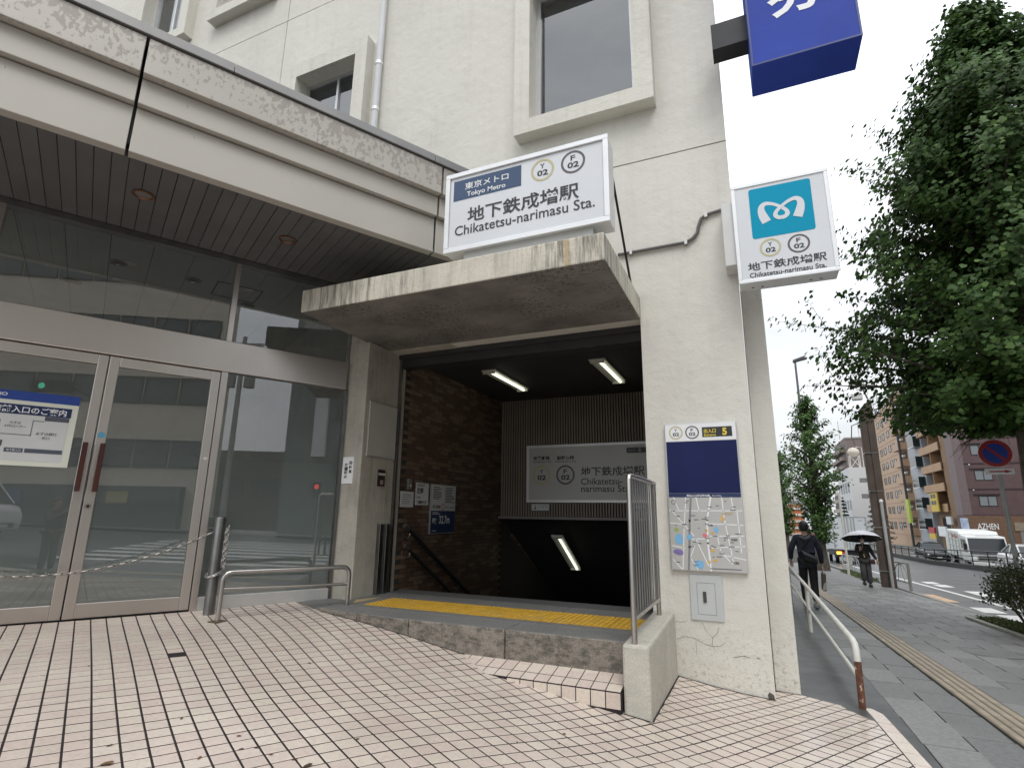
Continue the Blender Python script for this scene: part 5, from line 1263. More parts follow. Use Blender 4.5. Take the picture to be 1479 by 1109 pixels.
MB().tube([(3.5, 22.5, 3.3), (3.25, 22.45, 3.2), (3.2, 22.45, 2.8), (3.28, 22.45, 2.5)], .018, 6).build('hook_cable', Mt['steel_dark'], up)
# street lamp
sl_ = thing('street_lamp', (2.72, 36, walk_z(2.7, 36)), 'tall grey street lamp with a flat head above the slim ginkgo', 'street lamp')
MB().tube([(2.72, 36, walk_z(2.7, 36)), (2.72, 36, 9.15)], [.10, .06], 10).build('mast', mk('lamp_grey', (.16, .16, .17), .5, .3), sl_, smooth=True)
MB().prism([(2.60, 35.9, 9.12), (3.35, 35.85, 9.26), (3.40, 35.85, 9.34), (3.1, 35.85, 9.42), (2.60, 35.9, 9.28)], (0, .3, 0)).build('lamp_head', mk('lamp_head', (.10, .10, .11), .5), sl_, bevel=.03)
# no-parking sign
np_ = thing('no_parking_sign', (3.95, 12.42, walk_z(3.9, 12.4)), 'round red and blue no-parking sign on a grey pole by the bush', 'road sign')
zb = walk_z(3.9, 12.4)
MB().tube([(3.95, 12.45, zb), (3.95, 12.45, 1.9)], .035, 10).build('pole', mk('galvanised', (.36, .37, .37), .5, .4, var=.1), np_, smooth=True)
pn = Plane((3.93, 12.40, 1.16), (1, 0, 0), (0, 0, 1))
MB().cyl((3.93, 12.41, 1.16), (3.93, 12.402, 1.16), .245, n=36).build('disc', Mt['alu'], np_)
q = MB(); pn.ring(q, 0, 0, .178, .238, .003); pl_ = Plane((3.93, 12.40, 1.16), (1, 0, 1), (-1, 0, 1)); q.build('red_ring', Mt['red'], np_)
q = MB(); pn.disc(q, 0, 0, .178, .004); q.build('blue_field', Mt['signblue'], np_)
pl2 = Plane((3.93, 12.40, 1.16), (1, 0, -1), (1, 0, 1)); q = MB(); pl2.rect(q, -.18, .18, -.022, .022, .006); q.build('red_slash', Mt['red'], np_)
q = MB(); pn.slab(q, -.19, .22, -.37, -.27, -.01, .0); q.build('arrow_plate', Mt['alu'], np_); q = MB(); pn.rect(q, -.13, .09, -.332, -.308, .002); q.add([pn(.09, -.35, .002), pn(.19, -.32, .002), pn(.09, -.29, .002)], [(0, 1, 2)]); q.build('red_arrow', Mt['red'], np_)
q = MB(); pn.slab(q, -.18, .20, .28, .37, -.01, .0); q.build('upper_plate', Mt['alu'], np_); q = MB(); pn.rect(q, -.05, .18, .31, .34, .002); q.build('red_bar', Mt['red'], np_)
# white marker pole at the kerb
wp = thing('marker_pole', (3.42, 29.5, walk_z(3.4, 29.5)), 'slender white marker pole before the delivery truck', 'pole')
MB().tube([(3.42, 29.5, walk_z(3.4, 29.5)), (3.42, 29.5, 1.1)], .05, 8).build('shaft', Mt['whitepaint'], wp, smooth=True); MB().box(3.28, 3.56, 29.47, 29.53, -1.35, -1.30).build('crosspiece', Mt['whitepaint'], wp)
# arched guard fences
def guard(x, y0, y1, label, m):
    t_ = thing('guard_fence', (x, (y0 + y1) / 2, walk_z(x, (y0 + y1) / 2)), label, 'fence', 'guard fences along the kerb')
    z0, z1 = walk_z(x, y0), walk_z(x, y1); h = .80
    for y, z in ((y0, z0), (y1, z1)): MB().tube([(x, y, z - .05), (x, y, z + h)], .04, 8).build('post', m, t_, smooth=True)
    lerp = lambda f_, dz: Vector((x, y0 + (y1 - y0) * f_, z0 + (z1 - z0) * f_ + dz))
    MB().tube([lerp(0, h), lerp(1, h)], .022, 7).build('top_bar', m, t_); MB().tube([lerp(0, .22), lerp(1, .22)], .018, 7).build('bottom_bar', m, t_)
    MB().tube([lerp(.5 + .42 * math.cos(a), .24 + .52 * math.sin(a)) for a in np.linspace(0, math.pi, 15)], .013, 6).build('arch', m, t_)
    for a, c in ((.30, .48), (.70, .52)): MB().tube([lerp(a, .22), lerp(c, h)], .010, 5).build('brace', m, t_)
mgal = mk('weathered_white_tube', (.46, .46, .44), .5, var=.12, vs=5)
guard(4.02, 20.95, 23.3, 'arched guard fence section beside the utility column', mk('weathered_grey_tube', (.24, .24, .23), .5, var=.12)); guard(3.95, 29.8, 32.6, 'arched guard fence section behind the umbrella', mgal); guard(3.95, 43.0, 46.0, 'arched guard fence section beyond the walking man', mgal); guard(3.95, 33.2, 36.0, 'arched guard fence section left of the delivery truck', mgal)
# median with dark rail
md = thing('median_barrier', (11.3, 60, road_z(11, 60)), 'dark kerbed median with a black pipe railing between the carriageways', 'barrier')
ysm = [18, 30, 40, 50, 60, 80, 100, 140, 200]
q = MB()
for a, c in zip(ysm[:-1], ysm[1:]): q.prism([(11.0, a, road_z(11, a)), (11.0, c, road_z(11, c)), (11.0, c, road_z(11, c) + .26), (11.0, a, road_z(11, a) + .26)], (.6, 0, 0))
q.build('kerb', mk('median_kerb', (.035, .034, .033), .8, var=.3), md)
mdk = mk('black_pipe', (.025, .025, .027), .4, .3)
for y in [18 + 2.6 * i for i in range(46)]: MB().tube([(11.15, y, road_z(11, y) + .26), (11.15, y, road_z(11, y) + 1.05)], .032, 6).build('post', mdk, md)
for dz in (1.05, .75, .5): MB().tube([(11.15, y, road_z(11, y) + dz) for y in ysm[:-1]], .034 if dz > 1 else .022, 6).build('rail', mdk, md)

# ------------------------------------------------------------------ vehicles (built facing -Y at the origin, then placed)
mt_tyre = mk('tyre', (.015, .015, .015), .8); mt_rim = mk('rim', (.35, .35, .36), .35, .8)
def wheel(parent, x, y, r, w=.2):
    wt = MB().lathe([(r * .62, -w / 2), (r * .96, -w / 2), (r, -w * .3), (r, w * .3), (r * .96, w / 2), (r * .62, w / 2)], (x, y, r), (1, 0, 0), 20).build('wheel', mt_tyre, parent, smooth=True)
    MB().lathe([(.001, -.03), (r * .3, -.03), (r * .62, -w / 2), (r * .62, w / 2), (r * .3, .03), (.001, .03)], (x, y, r), (1, 0, 0), 16).build('rim', mt_rim, wt)
def loft(mb, rings):
    n_ = len(rings[0]); vs = [p for r_ in rings for p in r_]
    fs = [(i * n_ + k, (i + 1) * n_ + k, (i + 1) * n_ + (k + 1) % n_, i * n_ + (k + 1) % n_) for i in range(len(rings) - 1) for k in range(n_)]
    fs += [tuple(range(n_)), tuple((len(rings) - 1) * n_ + k for k in range(n_ - 1, -1, -1))]
    return mb.add(vs, fs)
def car(name, label, paint, loc, rz, van=False, group=None):
    t_ = thing(name, (0, 0, 0), label, 'van' if van else 'car', group)
    W = .84
    def ring(y, w, zb, zs, zt): return [(-w * .94, y, zb), (-w, y, zb + .18), (-w, y, zs), (-w * .86, y, zt), (w * .86, y, zt), (w, y, zs), (w, y, zb + .18), (w * .94, y, zb)]
    if van: body = [(-2.2, .76, .3, .75, .85), (-2.1, .82, .25, .85, 1.0), (-1.7, .84, .22, 1.05, 1.12), (2.1, .84, .22, 1.1, 1.14), (2.25, .82, .3, 1.05, 1.1)]; gh = [(-1.85, 1.10, .78), (-1.2, 1.86, .70), (2.0, 1.9, .72), (2.22, 1.12, .78)]
    else: body = [(-2.28, .66, .35, .52, .6), (-2.15, .80, .22, .60, .70), (-1.6, .85, .2, .74, .84), (-.9, .86, .2, .82, .92), (.9, .86, .2, .86, .95), (1.7, .85, .2, .84, .96), (2.15, .80, .25, .80, .92), (2.28, .70, .4, .72, .8)]; gh = [(-1.15, .91, .76), (-.35, 1.42, .60), (.75, 1.44, .60), (1.65, .95, .72)]
    loft(MB(), [ring(*b_) for b_ in body]).build('body', paint, t_, smooth=True)
    q = MB(); (y0, z0, w0), (y1, z1, w1), (y2, z2, w2), (y3, z3, w3) = gh
    loft(q, [[(-w0, y0, z0 - .03), (-w0, y0, z0), (w0, y0, z0), (w0, y0, z0 - .03)], [(-w0, y1, z0 - .03), (-w1, y1, z1), (w1, y1, z1), (w0, y1, z0 - .03)], [(-w3, y2, z0 - .03), (-w2, y2, z2), (w2, y2, z2), (w3, y2, z0 - .03)], [(-w3, y3, z3 - .03), (-w3, y3, z3), (w3, y3, z3), (w3, y3, z3 - .03)]]).build('windows', Mt['carglass'], t_)
    loft(MB(), [[(-w1 - .01, y1 - .02, z1 - .02), (-w1 * .9, y1 - .02, z1 + .03), (w1 * .9, y1 - .02, z1 + .03), (w1 + .01, y1 - .02, z1 - .02)], [(-w2 - .01, y2 + .02, z2 - .02), (-w2 * .9, y2 + .02, z2 + .03), (w2 * .9, y2 + .02, z2 + .03), (w2 + .01, y2 + .02, z2 - .02)]]).build('roof', paint, t_)
    for s_ in (-1, 1):
        q = MB()
        for yy, zz, y4, z4 in ((y0, z0, y1, z1), (y2 * .3 + y1 * .7 + .5, z0, y2 * .3 + y1 * .7 + .5, z1), (y3, z3, y2, z2)): q.tube([(s_ * (w0 + .005), yy, zz), (s_ * (w1 + .012), y4, z4)], .03, 5)
        q.build('pillar', paint, t_)
        MB().box(min(s_ * .50, s_ * .76), max(s_ * .50, s_ * .76), body[1][0] - .06, body[1][0] + .1, .50, .66).build('headlight', Mt['alu'], t_, bevel=.03)
        MB().box(min(s_ * .86, s_ * 1.02), max(s_ * .86, s_ * 1.02), gh[0][0] + .35, gh[0][0] + .5, .93, 1.05).build('mirror', paint, t_, bevel=.02)
        for yy in (-1.4, 1.4): wheel(t_, s_ * .76, yy, .31)
    MB().box(-.45, .45, body[0][0] - .015, body[0][0] + .1, .34, .5).build('grille', Mt['black'], t_); MB().box(-.17, .17, body[0][0] - .03, body[0][0], .36, .46).build('number_plate', Mt['white'], t_)
    t_.location = loc; t_.rotation_euler = (math.atan(.03), 0, rz); return t_
pt_black = mk('black_car_paint', (.012, .012, .014), .12, .3, var=.02); pt_white = mk('white_car_paint', (.70, .70, .70), .22, var=.02)
car('sedan_car', 'dark sedan following the garbage truck', pt_black, (13.15, 59, road_z(13.2, 59)), 0)
car('white_car', 'white car ahead of the garbage truck, cut by the sign pole', pt_white, (13.4, 40.2, road_z(13.4, 40)), 0)
car('white_van', 'white van waiting on the road behind the photographer', pt_white, (9.2, -9.5, road_z(9, -9)), R(180), True)
# garbage truck
gt = thing('garbage_truck', (0, 0, 0), 'white garbage truck with ribbed hopper body driving towards the crossing', 'truck')
mw = mk('truck_white', (.66, .68, .66), .4, var=.05); mwr = mk('truck_rib', (.50, .52, .50), .5)
q = MB().prism([(-1.05, -2.9, .55), (-1.05, -2.95, 1.05), (-1.05, -2.72, 1.75), (-1.05, -2.55, 2.18), (-1.05, -1.25, 2.18), (-1.05, -1.25, .55)], (2.1, 0, 0)); q.build('cab', mw, gt, bevel=.05)
MB().add([(-.99, -2.975, 1.08), (.99, -2.975, 1.08), (.95, -2.62, 2.06), (-.95, -2.62, 2.06)], [(0, 1, 2, 3)]).build('windscreen', Mt['carglass'], gt)
for s_ in (-1, 1):
    MB().add([(s_ * 1.056, -2.72, 1.15), (s_ * 1.056, -1.75, 1.15), (s_ * 1.056, -1.75, 1.95), (s_ * 1.056, -2.50, 1.95)], [(0, 1, 2, 3)]).build('side_window', Mt['carglass'], gt)
    MB().add([(s_ * 1.056, -1.65, 1.35), (s_ * 1.056, -1.35, 1.35), (s_ * 1.056, -1.35, 1.95), (s_ * 1.056, -1.65, 1.95)], [(0, 1, 2, 3)]).build('side_window', Mt['carglass'], gt)
    MB().box(min(s_ * .65, s_ * 1.0), max(s_ * .65, s_ * 1.0), -2.99, -2.9, .62, .86).build('headlight', Mt['alu'], gt, bevel=.03)
    MB().box(min(s_ * 1.08, s_ * 1.25), max(s_ * 1.08, s_ * 1.25), -2.95, -2.85, 1.35, 1.75).build('mirror', Mt['black'], gt, bevel=.03)
    for yy in (-2.0, 1.6): wheel(gt, s_ * .92, yy, .42, .26)
MB().box(-.98, .98, -3.0, -2.9, .35, .58).build('bumper', mw, gt, bevel=.03); MB().box(-.6, .6, -2.99, -2.94, .72, .80).build('grille', Mt['black'], gt); MB().box(-.6, .6, -2.99, -2.94, .88, .96).build('grille', Mt['black'], gt); MB().box(-.22, .22, -3.02, -3.0, .40, .54).build('number_plate', Mt['white'], gt)
MB().box(-.95, .95, -1.2, 2.7, .45, .62).build('chassis', Mt['black'], gt)
MB().prism([(-1.08, -1.15, .62), (-1.08, -1.15, 2.25), (-1.08, -.9, 2.42), (-1.08, 2.1, 2.42), (-1.08, 2.9, 1.9), (-1.08, 3.05, .62)], (2.16, 0, 0)).build('hopper', mw, gt, bevel=.06)
for yy in (-1.0, -.1, .8, 1.7): MB().box(-1.13, -1.081, yy - .04, yy + .04, .7, 2.3).build('rib', mwr, gt)
for zz in (1.0, 1.4, 1.8, 2.2): MB().box(-1.12, -1.081, -1.0, 1.9, zz - .03, zz + .03).build('rib', mwr, gt)
pg = Plane((-1.085, 0, 0), (0, -1, 0), (0, 0, 1))
q = MB(); pg.rect(q, -.7, -.2, 1.9, 2.1, .003); pg.rect(q, .15, .7, 1.9, 2.1, .003); q.build('red_lettering', mk('faded_red', (.40, .14, .13), .6), gt)
MB().box(-.5, .5, -2.3, -2.1, 2.2, 2.32).build('roof_lamp', Mt['white'], gt, bevel=.02)
gt.location = (13.65, 49.6, road_z(13.6, 49)); gt.rotation_euler = (math.atan(.035), 0, R(-3))
# delivery truck seen from behind
dt = thing('delivery_truck', (0, 0, 0), 'pale box delivery truck seen from behind at the kerb', 'truck')
mbx = mk('pale_box', (.55, .58, .60), .4, var=.04)
MB().box(-1.08, 1.08, 0, 5.6, .95, 3.25).build('cargo_box', mbx, dt, bevel=.03)
q = MB(); pr_ = Plane((0, -.001, 0), (1, 0, 0), (0, 0, 1)); pr_.frame(q, -1.09, 1.09, .94, 3.26, .07, 0, .03); q.build('rear_frame', mk('box_frame', (.36, .38, .39), .45, .4), dt)
for s_ in (-1, 1): MB().box(min(s_ * .01, s_ * 1.0), max(s_ * .01, s_ * 1.0), -.02, -.002, 1.02, 3.18).build('door', mbx, dt)
for x in (-.28, -.10, .12, .30): MB().tube([(x, -.05, 1.0), (x, -.05, 3.2)], .022, 6).build('lock_bar', Mt['steel'], dt)
for x in (-.98, .98):
    for z in (1.2, 1.9, 2.7): MB().box(x - .07, x + .07, -.04, -.02, z, z + .06).build('hinge', Mt['steel_dark'], dt)
MB().box(-1.0, 1.0, .1, 6.5, .55, .9).build('chassis', Mt['black'], dt); MB().box(-1.05, 1.05, -.05, .1, .45, .65).build('bumper', Mt['black'], dt)
mor_ = NT('lit_indicator'); mor_.bsdf((.8, .35, .05), .4, Emission_Color=(1, .45, .06, 1), Emission_Strength=2.0)
MB().box(-1.0, -.68, -.09, -.05, .62, .82).build('indicator_lamp', mor_.m, dt); MB().box(.68, 1.0, -.09, -.05, .62, .82).build('tail_lamp', Mt['red'], dt); MB().box(-.66, -.45, -.09, -.05, .62, .82).build('tail_lamp', Mt['red'], dt)
for s_ in (-1, 1):
    for yy in (1.3, 5.6): wheel(dt, s_ * .88, yy, .38, .24)
q = MB(); pr_.text(q, 'OEM', .55, .85, 2.95, 3.03, .035) if False else pr_.rect(q, .55, .85, 2.96, 3.02, .022); q.build('maker_badge', Mt['grey_ink'], dt)
MB().box(-1.0, 1.0, 5.7, 7.2, .6, 2.5).build('cab', mbx, dt, bevel=.08)
dt.location = (5.85, 47, road_z(5.8, 47)); dt.rotation_euler = (math.atan(-.0385), 0, R(0))

# ------------------------------------------------------------------ people
def skinned(name, V, Ed, rad, mat, parent, levels=2, root=0):
    me = bpy.data.meshes.new(name); me.from_pydata([tuple(v) for v in V], Ed, []); me.update()
    o = bpy.data.objects.new(name, me); col.objects.link(o)
    sk = o.modifiers.new('skin', 'SKIN'); sk.use_smooth_shade = True
    for i, d in enumerate(me.skin_vertices[0].data):
        r_ = rad[i]; d.radius = r_ if isinstance(r_, tuple) else (r_, r_); d.use_root = (i == root)
    sub = o.modifiers.new('sub', 'SUBSURF'); sub.levels = levels; sub.render_levels = levels
    bpy.context.view_layer.update()
    m2 = bpy.data.meshes.new_from_object(o.evaluated_get(bpy.context.evaluated_depsgraph_get()))
    bpy.data.objects.remove(o); bpy.data.meshes.remove(me); m2.name = name; m2.materials.clear(); m2.materials.append(mat)
    m2.polygons.foreach_set('use_smooth', [True] * len(m2.polygons))
    return add_mesh(name, m2, parent)
class Fig:
    """joint graph: add chains of (name, position, radius)"""
    def __init__(s): s.V, s.E, s.Rd, s.ix = [], [], [], {}
    def pt(s, nm, p, r_): s.ix[nm] = len(s.V); s.V.append(Vector(p)); s.Rd.append(r_)
    def chain(s, *nms):
        for a, b_ in zip(nms[:-1], nms[1:]): s.E.append((s.ix[a], s.ix[b_]))
def hand(f, nm, wrist, d, side, curl=.5):
    d = Vector(d).normalized(); sd = Vector(side).normalized(); up_ = d.cross(sd)
    f.pt(nm + 'palm', Vector(wrist) + d * .055, .024); f.chain(nm + 'wrist', nm + 'palm')
    for k in range(4):
        base = Vector(wrist) + d * .085 + sd * (.030 - .02 * k); L_ = (.070, .080, .074, .058)[k]
        f.pt(nm + 'k%d' % k, base, .0095); f.pt(nm + 'm%d' % k, base + d * L_ * .5 + up_ * L_ * curl * .25, .0085); f.pt(nm + 't%d' % k, base + d * L_ * (1 - curl * .5) + up_ * L_ * curl * .8, .007)
        f.chain(nm + 'palm', nm + 'k%d' % k, nm + 'm%d' % k, nm + 't%d' % k)
    f.pt(nm + 'th0', Vector(wrist) + d * .04 + sd * .034, .010); f.pt(nm + 'th1', Vector(wrist) + d * .075 + sd * .052 + up_ * .01, .008); f.chain(nm + 'palm', nm + 'th0', nm + 'th1')
def person(label, H, J, mats, loc, rz, extras=None, hem=0.0):
    """J: joint positions (metres, facing +Y) for a 1.72 m figure"""
    t_ = thing('person', (0, 0, 0), label, 'person')
    f = Fig()
    for nm, r_ in (('pel', .115), ('waist', .105), ('chest', .125), ('neckb', .06), ('neck', .048), ('chin', .092), ('brow', .118), ('crown', .085)): f.pt(nm, J[nm], r_)
    f.chain('pel', 'waist', 'chest', 'neckb', 'neck', 'chin', 'brow', 'crown')
    f.pt('nose', Vector(J['chin']) * .45 + Vector(J['brow']) * .55 + Vector((0, .098, -.01)), .016); f.chain('brow', 'nose')
    for s_ in 'LR':
        for nm, r_ in (('sh', .055), ('el', .042), ('wrist', .026)): f.pt(s_ + nm, J[s_ + nm], r_)
        f.chain('chest', s_ + 'sh', s_ + 'el', s_ + 'wrist')
        hand(f, s_, J[s_ + 'wrist'], J[s_ + 'hd'], (1 if s_ == 'L' else -1, 0.2, 0), .6)
        for nm, r_ in (('hip', .085), ('kn', .056), ('an', .036), ('toe', .030)): f.pt(s_ + nm, J[s_ + nm], r_)
        f.chain('pel', s_ + 'hip', s_ + 'kn', s_ + 'an', s_ + 'toe')
    body = skinned('body', f.V, f.E, f.Rd, Mt['skin'], t_)
    g = Fig()
    for nm, r_ in (('pel', (.165, .135)), ('waist', (.160, .130)), ('chest', (.165, .135)), ('neckb', .075)): g.pt(nm, J[nm], r_)
    if hem: g.pt('hem', Vector(J['pel']) + Vector((0, 0, -hem)), (.175, .14)); g.chain('pel', 'hem')
    g.chain('pel', 'waist', 'chest', 'neckb')
    for s_ in 'LR':
        g.pt(s_ + 'sh', J[s_ + 'sh'], .078); g.pt(s_ + 'el', J[s_ + 'el'], .062); g.pt(s_ + 'wr', Vector(J[s_ + 'wrist']) * .94 + Vector(J[s_ + 'el']) * .06, .045); g.chain('chest', s_ + 'sh', s_ + 'el', s_ + 'wr')
    skinned('jacket', g.V, g.E, g.Rd, mats['top'], body)
    g = Fig(); g.pt('pel', Vector(J['pel']) + Vector((0, 0, .02)), (.15, .125))
    for s_ in 'LR':
        g.pt(s_ + 'hip', J[s_ + 'hip'], .105); g.pt(s_ + 'kn', J[s_ + 'kn'], mats.get('leg', .078)); g.pt(s_ + 'an', Vector(J[s_ + 'an']) + Vector((0, 0, .02)), mats.get('cuff', .062)); g.chain('pel', s_ + 'hip', s_ + 'kn', s_ + 'an')
    skinned('trousers', g.V, g.E, g.Rd, mats['legs'], body)
    for s_ in 'LR':
        g = Fig(); a, b_ = Vector(J[s_ + 'an']), Vector(J[s_ + 'toe'])
        g.pt('h', a + Vector((0, -.05, -.04)), .068); g.pt('m', a.lerp(b_, .5) + Vector((0, 0, -.005)), .070); g.pt('t', b_ + Vector((0, .03, .008)), .060); g.chain('h', 'm', 't'); skinned('shoe', g.V, g.E, g.Rd, mats.get('shoe', Mt['shoe']), body)
    c_ = Vector(J['brow']); hq = MB(); nr, ns = 14, 20; o_ = c_ + Vector((0, -.012, -.012)); vv = []
    for a in range(nr + 1):
        ph_ = math.pi * a / nr
        for k in range(ns):
            th_ = 2 * math.pi * k / ns; wob = 1 + .03 * math.sin(5 * th_ + 3 * a)
            vv.append(o_ + Vector((.096 * wob * math.sin(ph_) * math.cos(th_), .112 * wob * math.sin(ph_) * math.sin(th_), .122 * math.cos(ph_) * (1.15 if mats.get('long') and math.cos(ph_) < 0 else 1))))
    ff = []
    for a in range(nr):
        for k in range(ns):
            f4 = [a * ns + k, (a + 1) * ns + k, (a + 1) * ns + (k + 1) % ns, a * ns + (k + 1) % ns]
            m_ = sum((vv[i_] for i_ in f4), Vector()) / 4 - o_
            if m_.y > .035 and m_.z < .045: continue
            if m_.z < -.095 and not mats.get('long'): continue
            ff.append(tuple(f4))
    hq.add(vv, ff).build('hair', Mt['hair'], body, smooth=True)
    for s_ in (-1, 1):
        MB().lathe([(.001, .012), (.010, .008), (.012, 0)], c_ + Vector((s_ * .034, .080, -.022)), (0, 1, 0), 8).build('eye', Mt['ink'], body)
        MB().lathe([(.001, .014), (.022, .008), (.028, 0)], c_ + Vector((s_ * .084, -.005, -.035)), (s_, 0, 0), 8).build('ear', Mt['skin'], body)
    if mats.get('mask'): MB().lathe([(.001, .03), (.035, .022), (.055, 0)], c_ + Vector((0, .070, -.075)), (0, 1, 0), 12).build('face_mask', Mt['white'], body, smooth=True)
    else: MB().box(-.022, .022, .084 + c_.y, .090 + c_.y, c_.z - .092, c_.z - .084).build('mouth', mk('lips', (.30, .12, .10), .5), body)
    if extras: extras(t_, body)
    k = H / 1.72; t_.scale = (k, k, k); t_.location = loc; t_.rotation_euler = (0, 0, rz); return t_
base = dict(pel=(0, 0, .95), waist=(0, 0, 1.10), chest=(0, .01, 1.30), neckb=(0, 0, 1.44), neck=(0, .005, 1.50), chin=(0, .02, 1.555), brow=(0, .015, 1.63), crown=(0, .0, 1.675),
            Lsh=(-.175, 0, 1.385), Rsh=(.175, 0, 1.385), Lhip=(-.085, 0, .90), Rhip=(.085, 0, .90))
# the man walking away
def man_extras(t_, body):
    q = MB(); q.add([(-.10, -.155, 1.16), (.18, -.15, 1.02), (.19, -.15, .88), (-.06, -.16, .93), (-.08, -.215, 1.13), (.16, -.215, 1.00), (.17, -.215, .90), (-.04, -.215, .95)], [(4, 5, 6, 7), (0, 4, 7, 3), (1, 2, 6, 5), (0, 1, 5, 4), (3, 7, 6, 2)]); q.build('crossbody_bag', Mt['blackcloth'], body)
    q = MB(); q.add([(-.10, -.218, 1.145), (.16, -.218, 1.01), (.165, -.218, .975), (-.05, -.218, 1.07)], [(0, 1, 2, 3)]); q.build('grey_flap', mk('grey_flap', (.13, .13, .15), .6), body)
    MB().tube([(-.10, -.16, 1.14), (-.02, -.155, 1.27), (.09, -.10, 1.42), (.12, 0, 1.45)], .016, 5).build('bag_strap', Mt['blackcloth'], body)
    MB().tube([(-.09, -.05, 1.42), (-.07, -.10, 1.40), (0, -.125, 1.37), (.07, -.10, 1.40), (.09, -.05, 1.42)], .035, 7).build('hood', mk('grey_hood', (.10, .10, .11), .8), body, smooth=True)
    MB().lathe([(.001, .03), (.035, .02), (.04, -.01), (.001, -.02)], (.155, -.02, 1.455), (0, 0, 1), 10).build('pink_pouch', mk('pink_cloth', (.50, .22, .22), .6), body, smooth=True)
man = dict(base, Lel=(-.285, -.05, 1.15), Lwrist=(-.30, .06, .93), Lhd=(.05, .25, -1), Rel=(.255, -.04, 1.12), Rwrist=(.265, .02, .86), Rhd=(0, .1, -1), Lkn=(-.095, .10, .50), Lan=(-.09, .02, .10), Ltoe=(-.09, .15, .035), Rkn=(.085, -.02, .50), Ran=(.08, -.17, .13), Rtoe=(.085, -.09, .03))
mx, my = .83, 13.45
person('man in navy jacket and black trousers walking away along the pavement', 1.73, man, dict(top=Mt['navycloth'], legs=Mt['blackcloth'], leg=.082, cuff=.066, shoe=mk('white_sole_shoe', (.30, .30, .29), .6)), (mx, my, walk_z(0, my)), 0, man_extras, .12)
tb_ = thing('tote_bag', (mx + .27, my + .03, walk_z(0, my) + .34), 'flat olive and white tote bag carried by the walking man', 'bag')
q = MB().prism([(mx + .22, my - .12, walk_z(0, my) + .36), (mx + .22, my + .16, walk_z(0, my) + .36), (mx + .24, my + .17, walk_z(0, my) + .70), (mx + .24, my - .13, walk_z(0, my) + .70)], (.07, 0, 0)); q.build('pouch', Mt['bagcloth'], tb_, bevel=.015)
q = MB().prism([(mx + .215, my - .135, walk_z(0, my) + .37), (mx + .30, my - .135, walk_z(0, my) + .40), (mx + .30, my - .135, walk_z(0, my) + .55), (mx + .25, my - .135, walk_z(0, my) + .5)], (0, .004, 0)); q.build('white_patch', mk('bag_white', (.5, .5, .48), .6), tb_)
for dy in (-.04, .06): MB().tube([(mx + .265, my + dy - .06, walk_z(0, my) + .69), (mx + .268, my + dy, walk_z(0, my) + .83), (mx + .265, my + dy + .06, walk_z(0, my) + .69)], .008, 6).build('handle', mk('bag_handle', (.5, .5, .46), .6), tb_)
# the woman under the umbrella, walking towards us (facing -Y after a half turn)
def wom_extras(t_, body):
    MB().tube([(.14, .06, 1.40), (.05, .155, 1.25), (-.08, .16, 1.05), (-.16, .12, .93)], .012, 5).build('bag_strap', mk('brown_strap', (.10, .06, .045), .6), body)
    MB().box(-.30, -.12, .06, .16, .78, .95).build('crossbody_bag', mk('maroon_bag', (.05, .018, .02), .5), body, bevel=.03)
    MB().prism([(-.02, .145, 1.0), (.02, .145, 1.0), (.03, .145, 1.12), (.01, .145, 1.13)], (0, .005, 0)).build('yellow_card', mk('card_yellow', (.5, .42, .2), .6), body)
wom = dict(base, Lel=(-.27, -.03, 1.13), Lwrist=(-.36, .10, .92), Lhd=(-.2, .2, -1), Rel=(.22, .02, 1.15), Rwrist=(.12, .20, 1.25), Rhd=(-.1, .1, 1), Lkn=(-.09, .03, .50), Lan=(-.09, -.02, .09), Ltoe=(-.09, .11, .03), Rkn=(.09, .12, .52), Ran=(.09, .02, .16), Rtoe=(.09, .15, .10))
wx, wy = 3.03, 21.9
person('woman in black jacket and grey trousers walking beneath an umbrella', 1.60, wom, dict(top=Mt['blackcloth'], legs=Mt['greycloth'], leg=.095, cuff=.098, long=True, mask=True), (wx, wy, walk_z(0, wy)), R(180), wom_extras, .10)
um = thing('umbrella', (wx - .09, wy - .2, walk_z(0, wy) + 1.2), 'open silver umbrella with black lining held over the woman', 'umbrella')
cz = walk_z(0, wy) + 1.50; cx_, cy_ = wx - .02, wy - .12
def ucan(dz):
    tl = math.tan(R(-14)); v_, f_ = [], []; rows = [(.02, .26), (.18, .245), (.36, .19), (.50, .10), (.58, .02)]
    for i, (r_, h) in enumerate(rows):
        for k in range(32):
            a = 2 * math.pi * k / 32; sc_ = 1 - (.06 * (i / 4) ** 2) * (1 - abs(math.cos(4 * a)))
            v_.append((cx_ + r_ * sc_ * math.cos(a), cy_ + r_ * sc_ * math.sin(a), cz + h + dz + tl * r_ * sc_ * math.sin(a)))
    for i in range(4):
        for k in range(32): f_.append((i * 32 + k, i * 32 + (k + 1) % 32, (i + 1) * 32 + (k + 1) % 32, (i + 1) * 32 + k))
    return MB().add(v_, f_)
ucan(0).build('canopy', Mt['silver_cloth'], um, smooth=True); ucan(-.006).build('lining', Mt['blackcloth'], um, smooth=True)
MB().tube([(cx_, cy_, cz + .30), (cx_, cy_ - .02, cz - .25), (wx - .11, wy - .19, walk_z(0, wy) + 1.12)], .008, 6).build('shaft', Mt['steel_dark'], um)
MB().tube([(wx - .11, wy - .19, walk_z(0, wy) + 1.23), (wx - .11, wy - .19, walk_z(0, wy) + 1.12)], .013, 8).build('handle', Mt['black'], um)
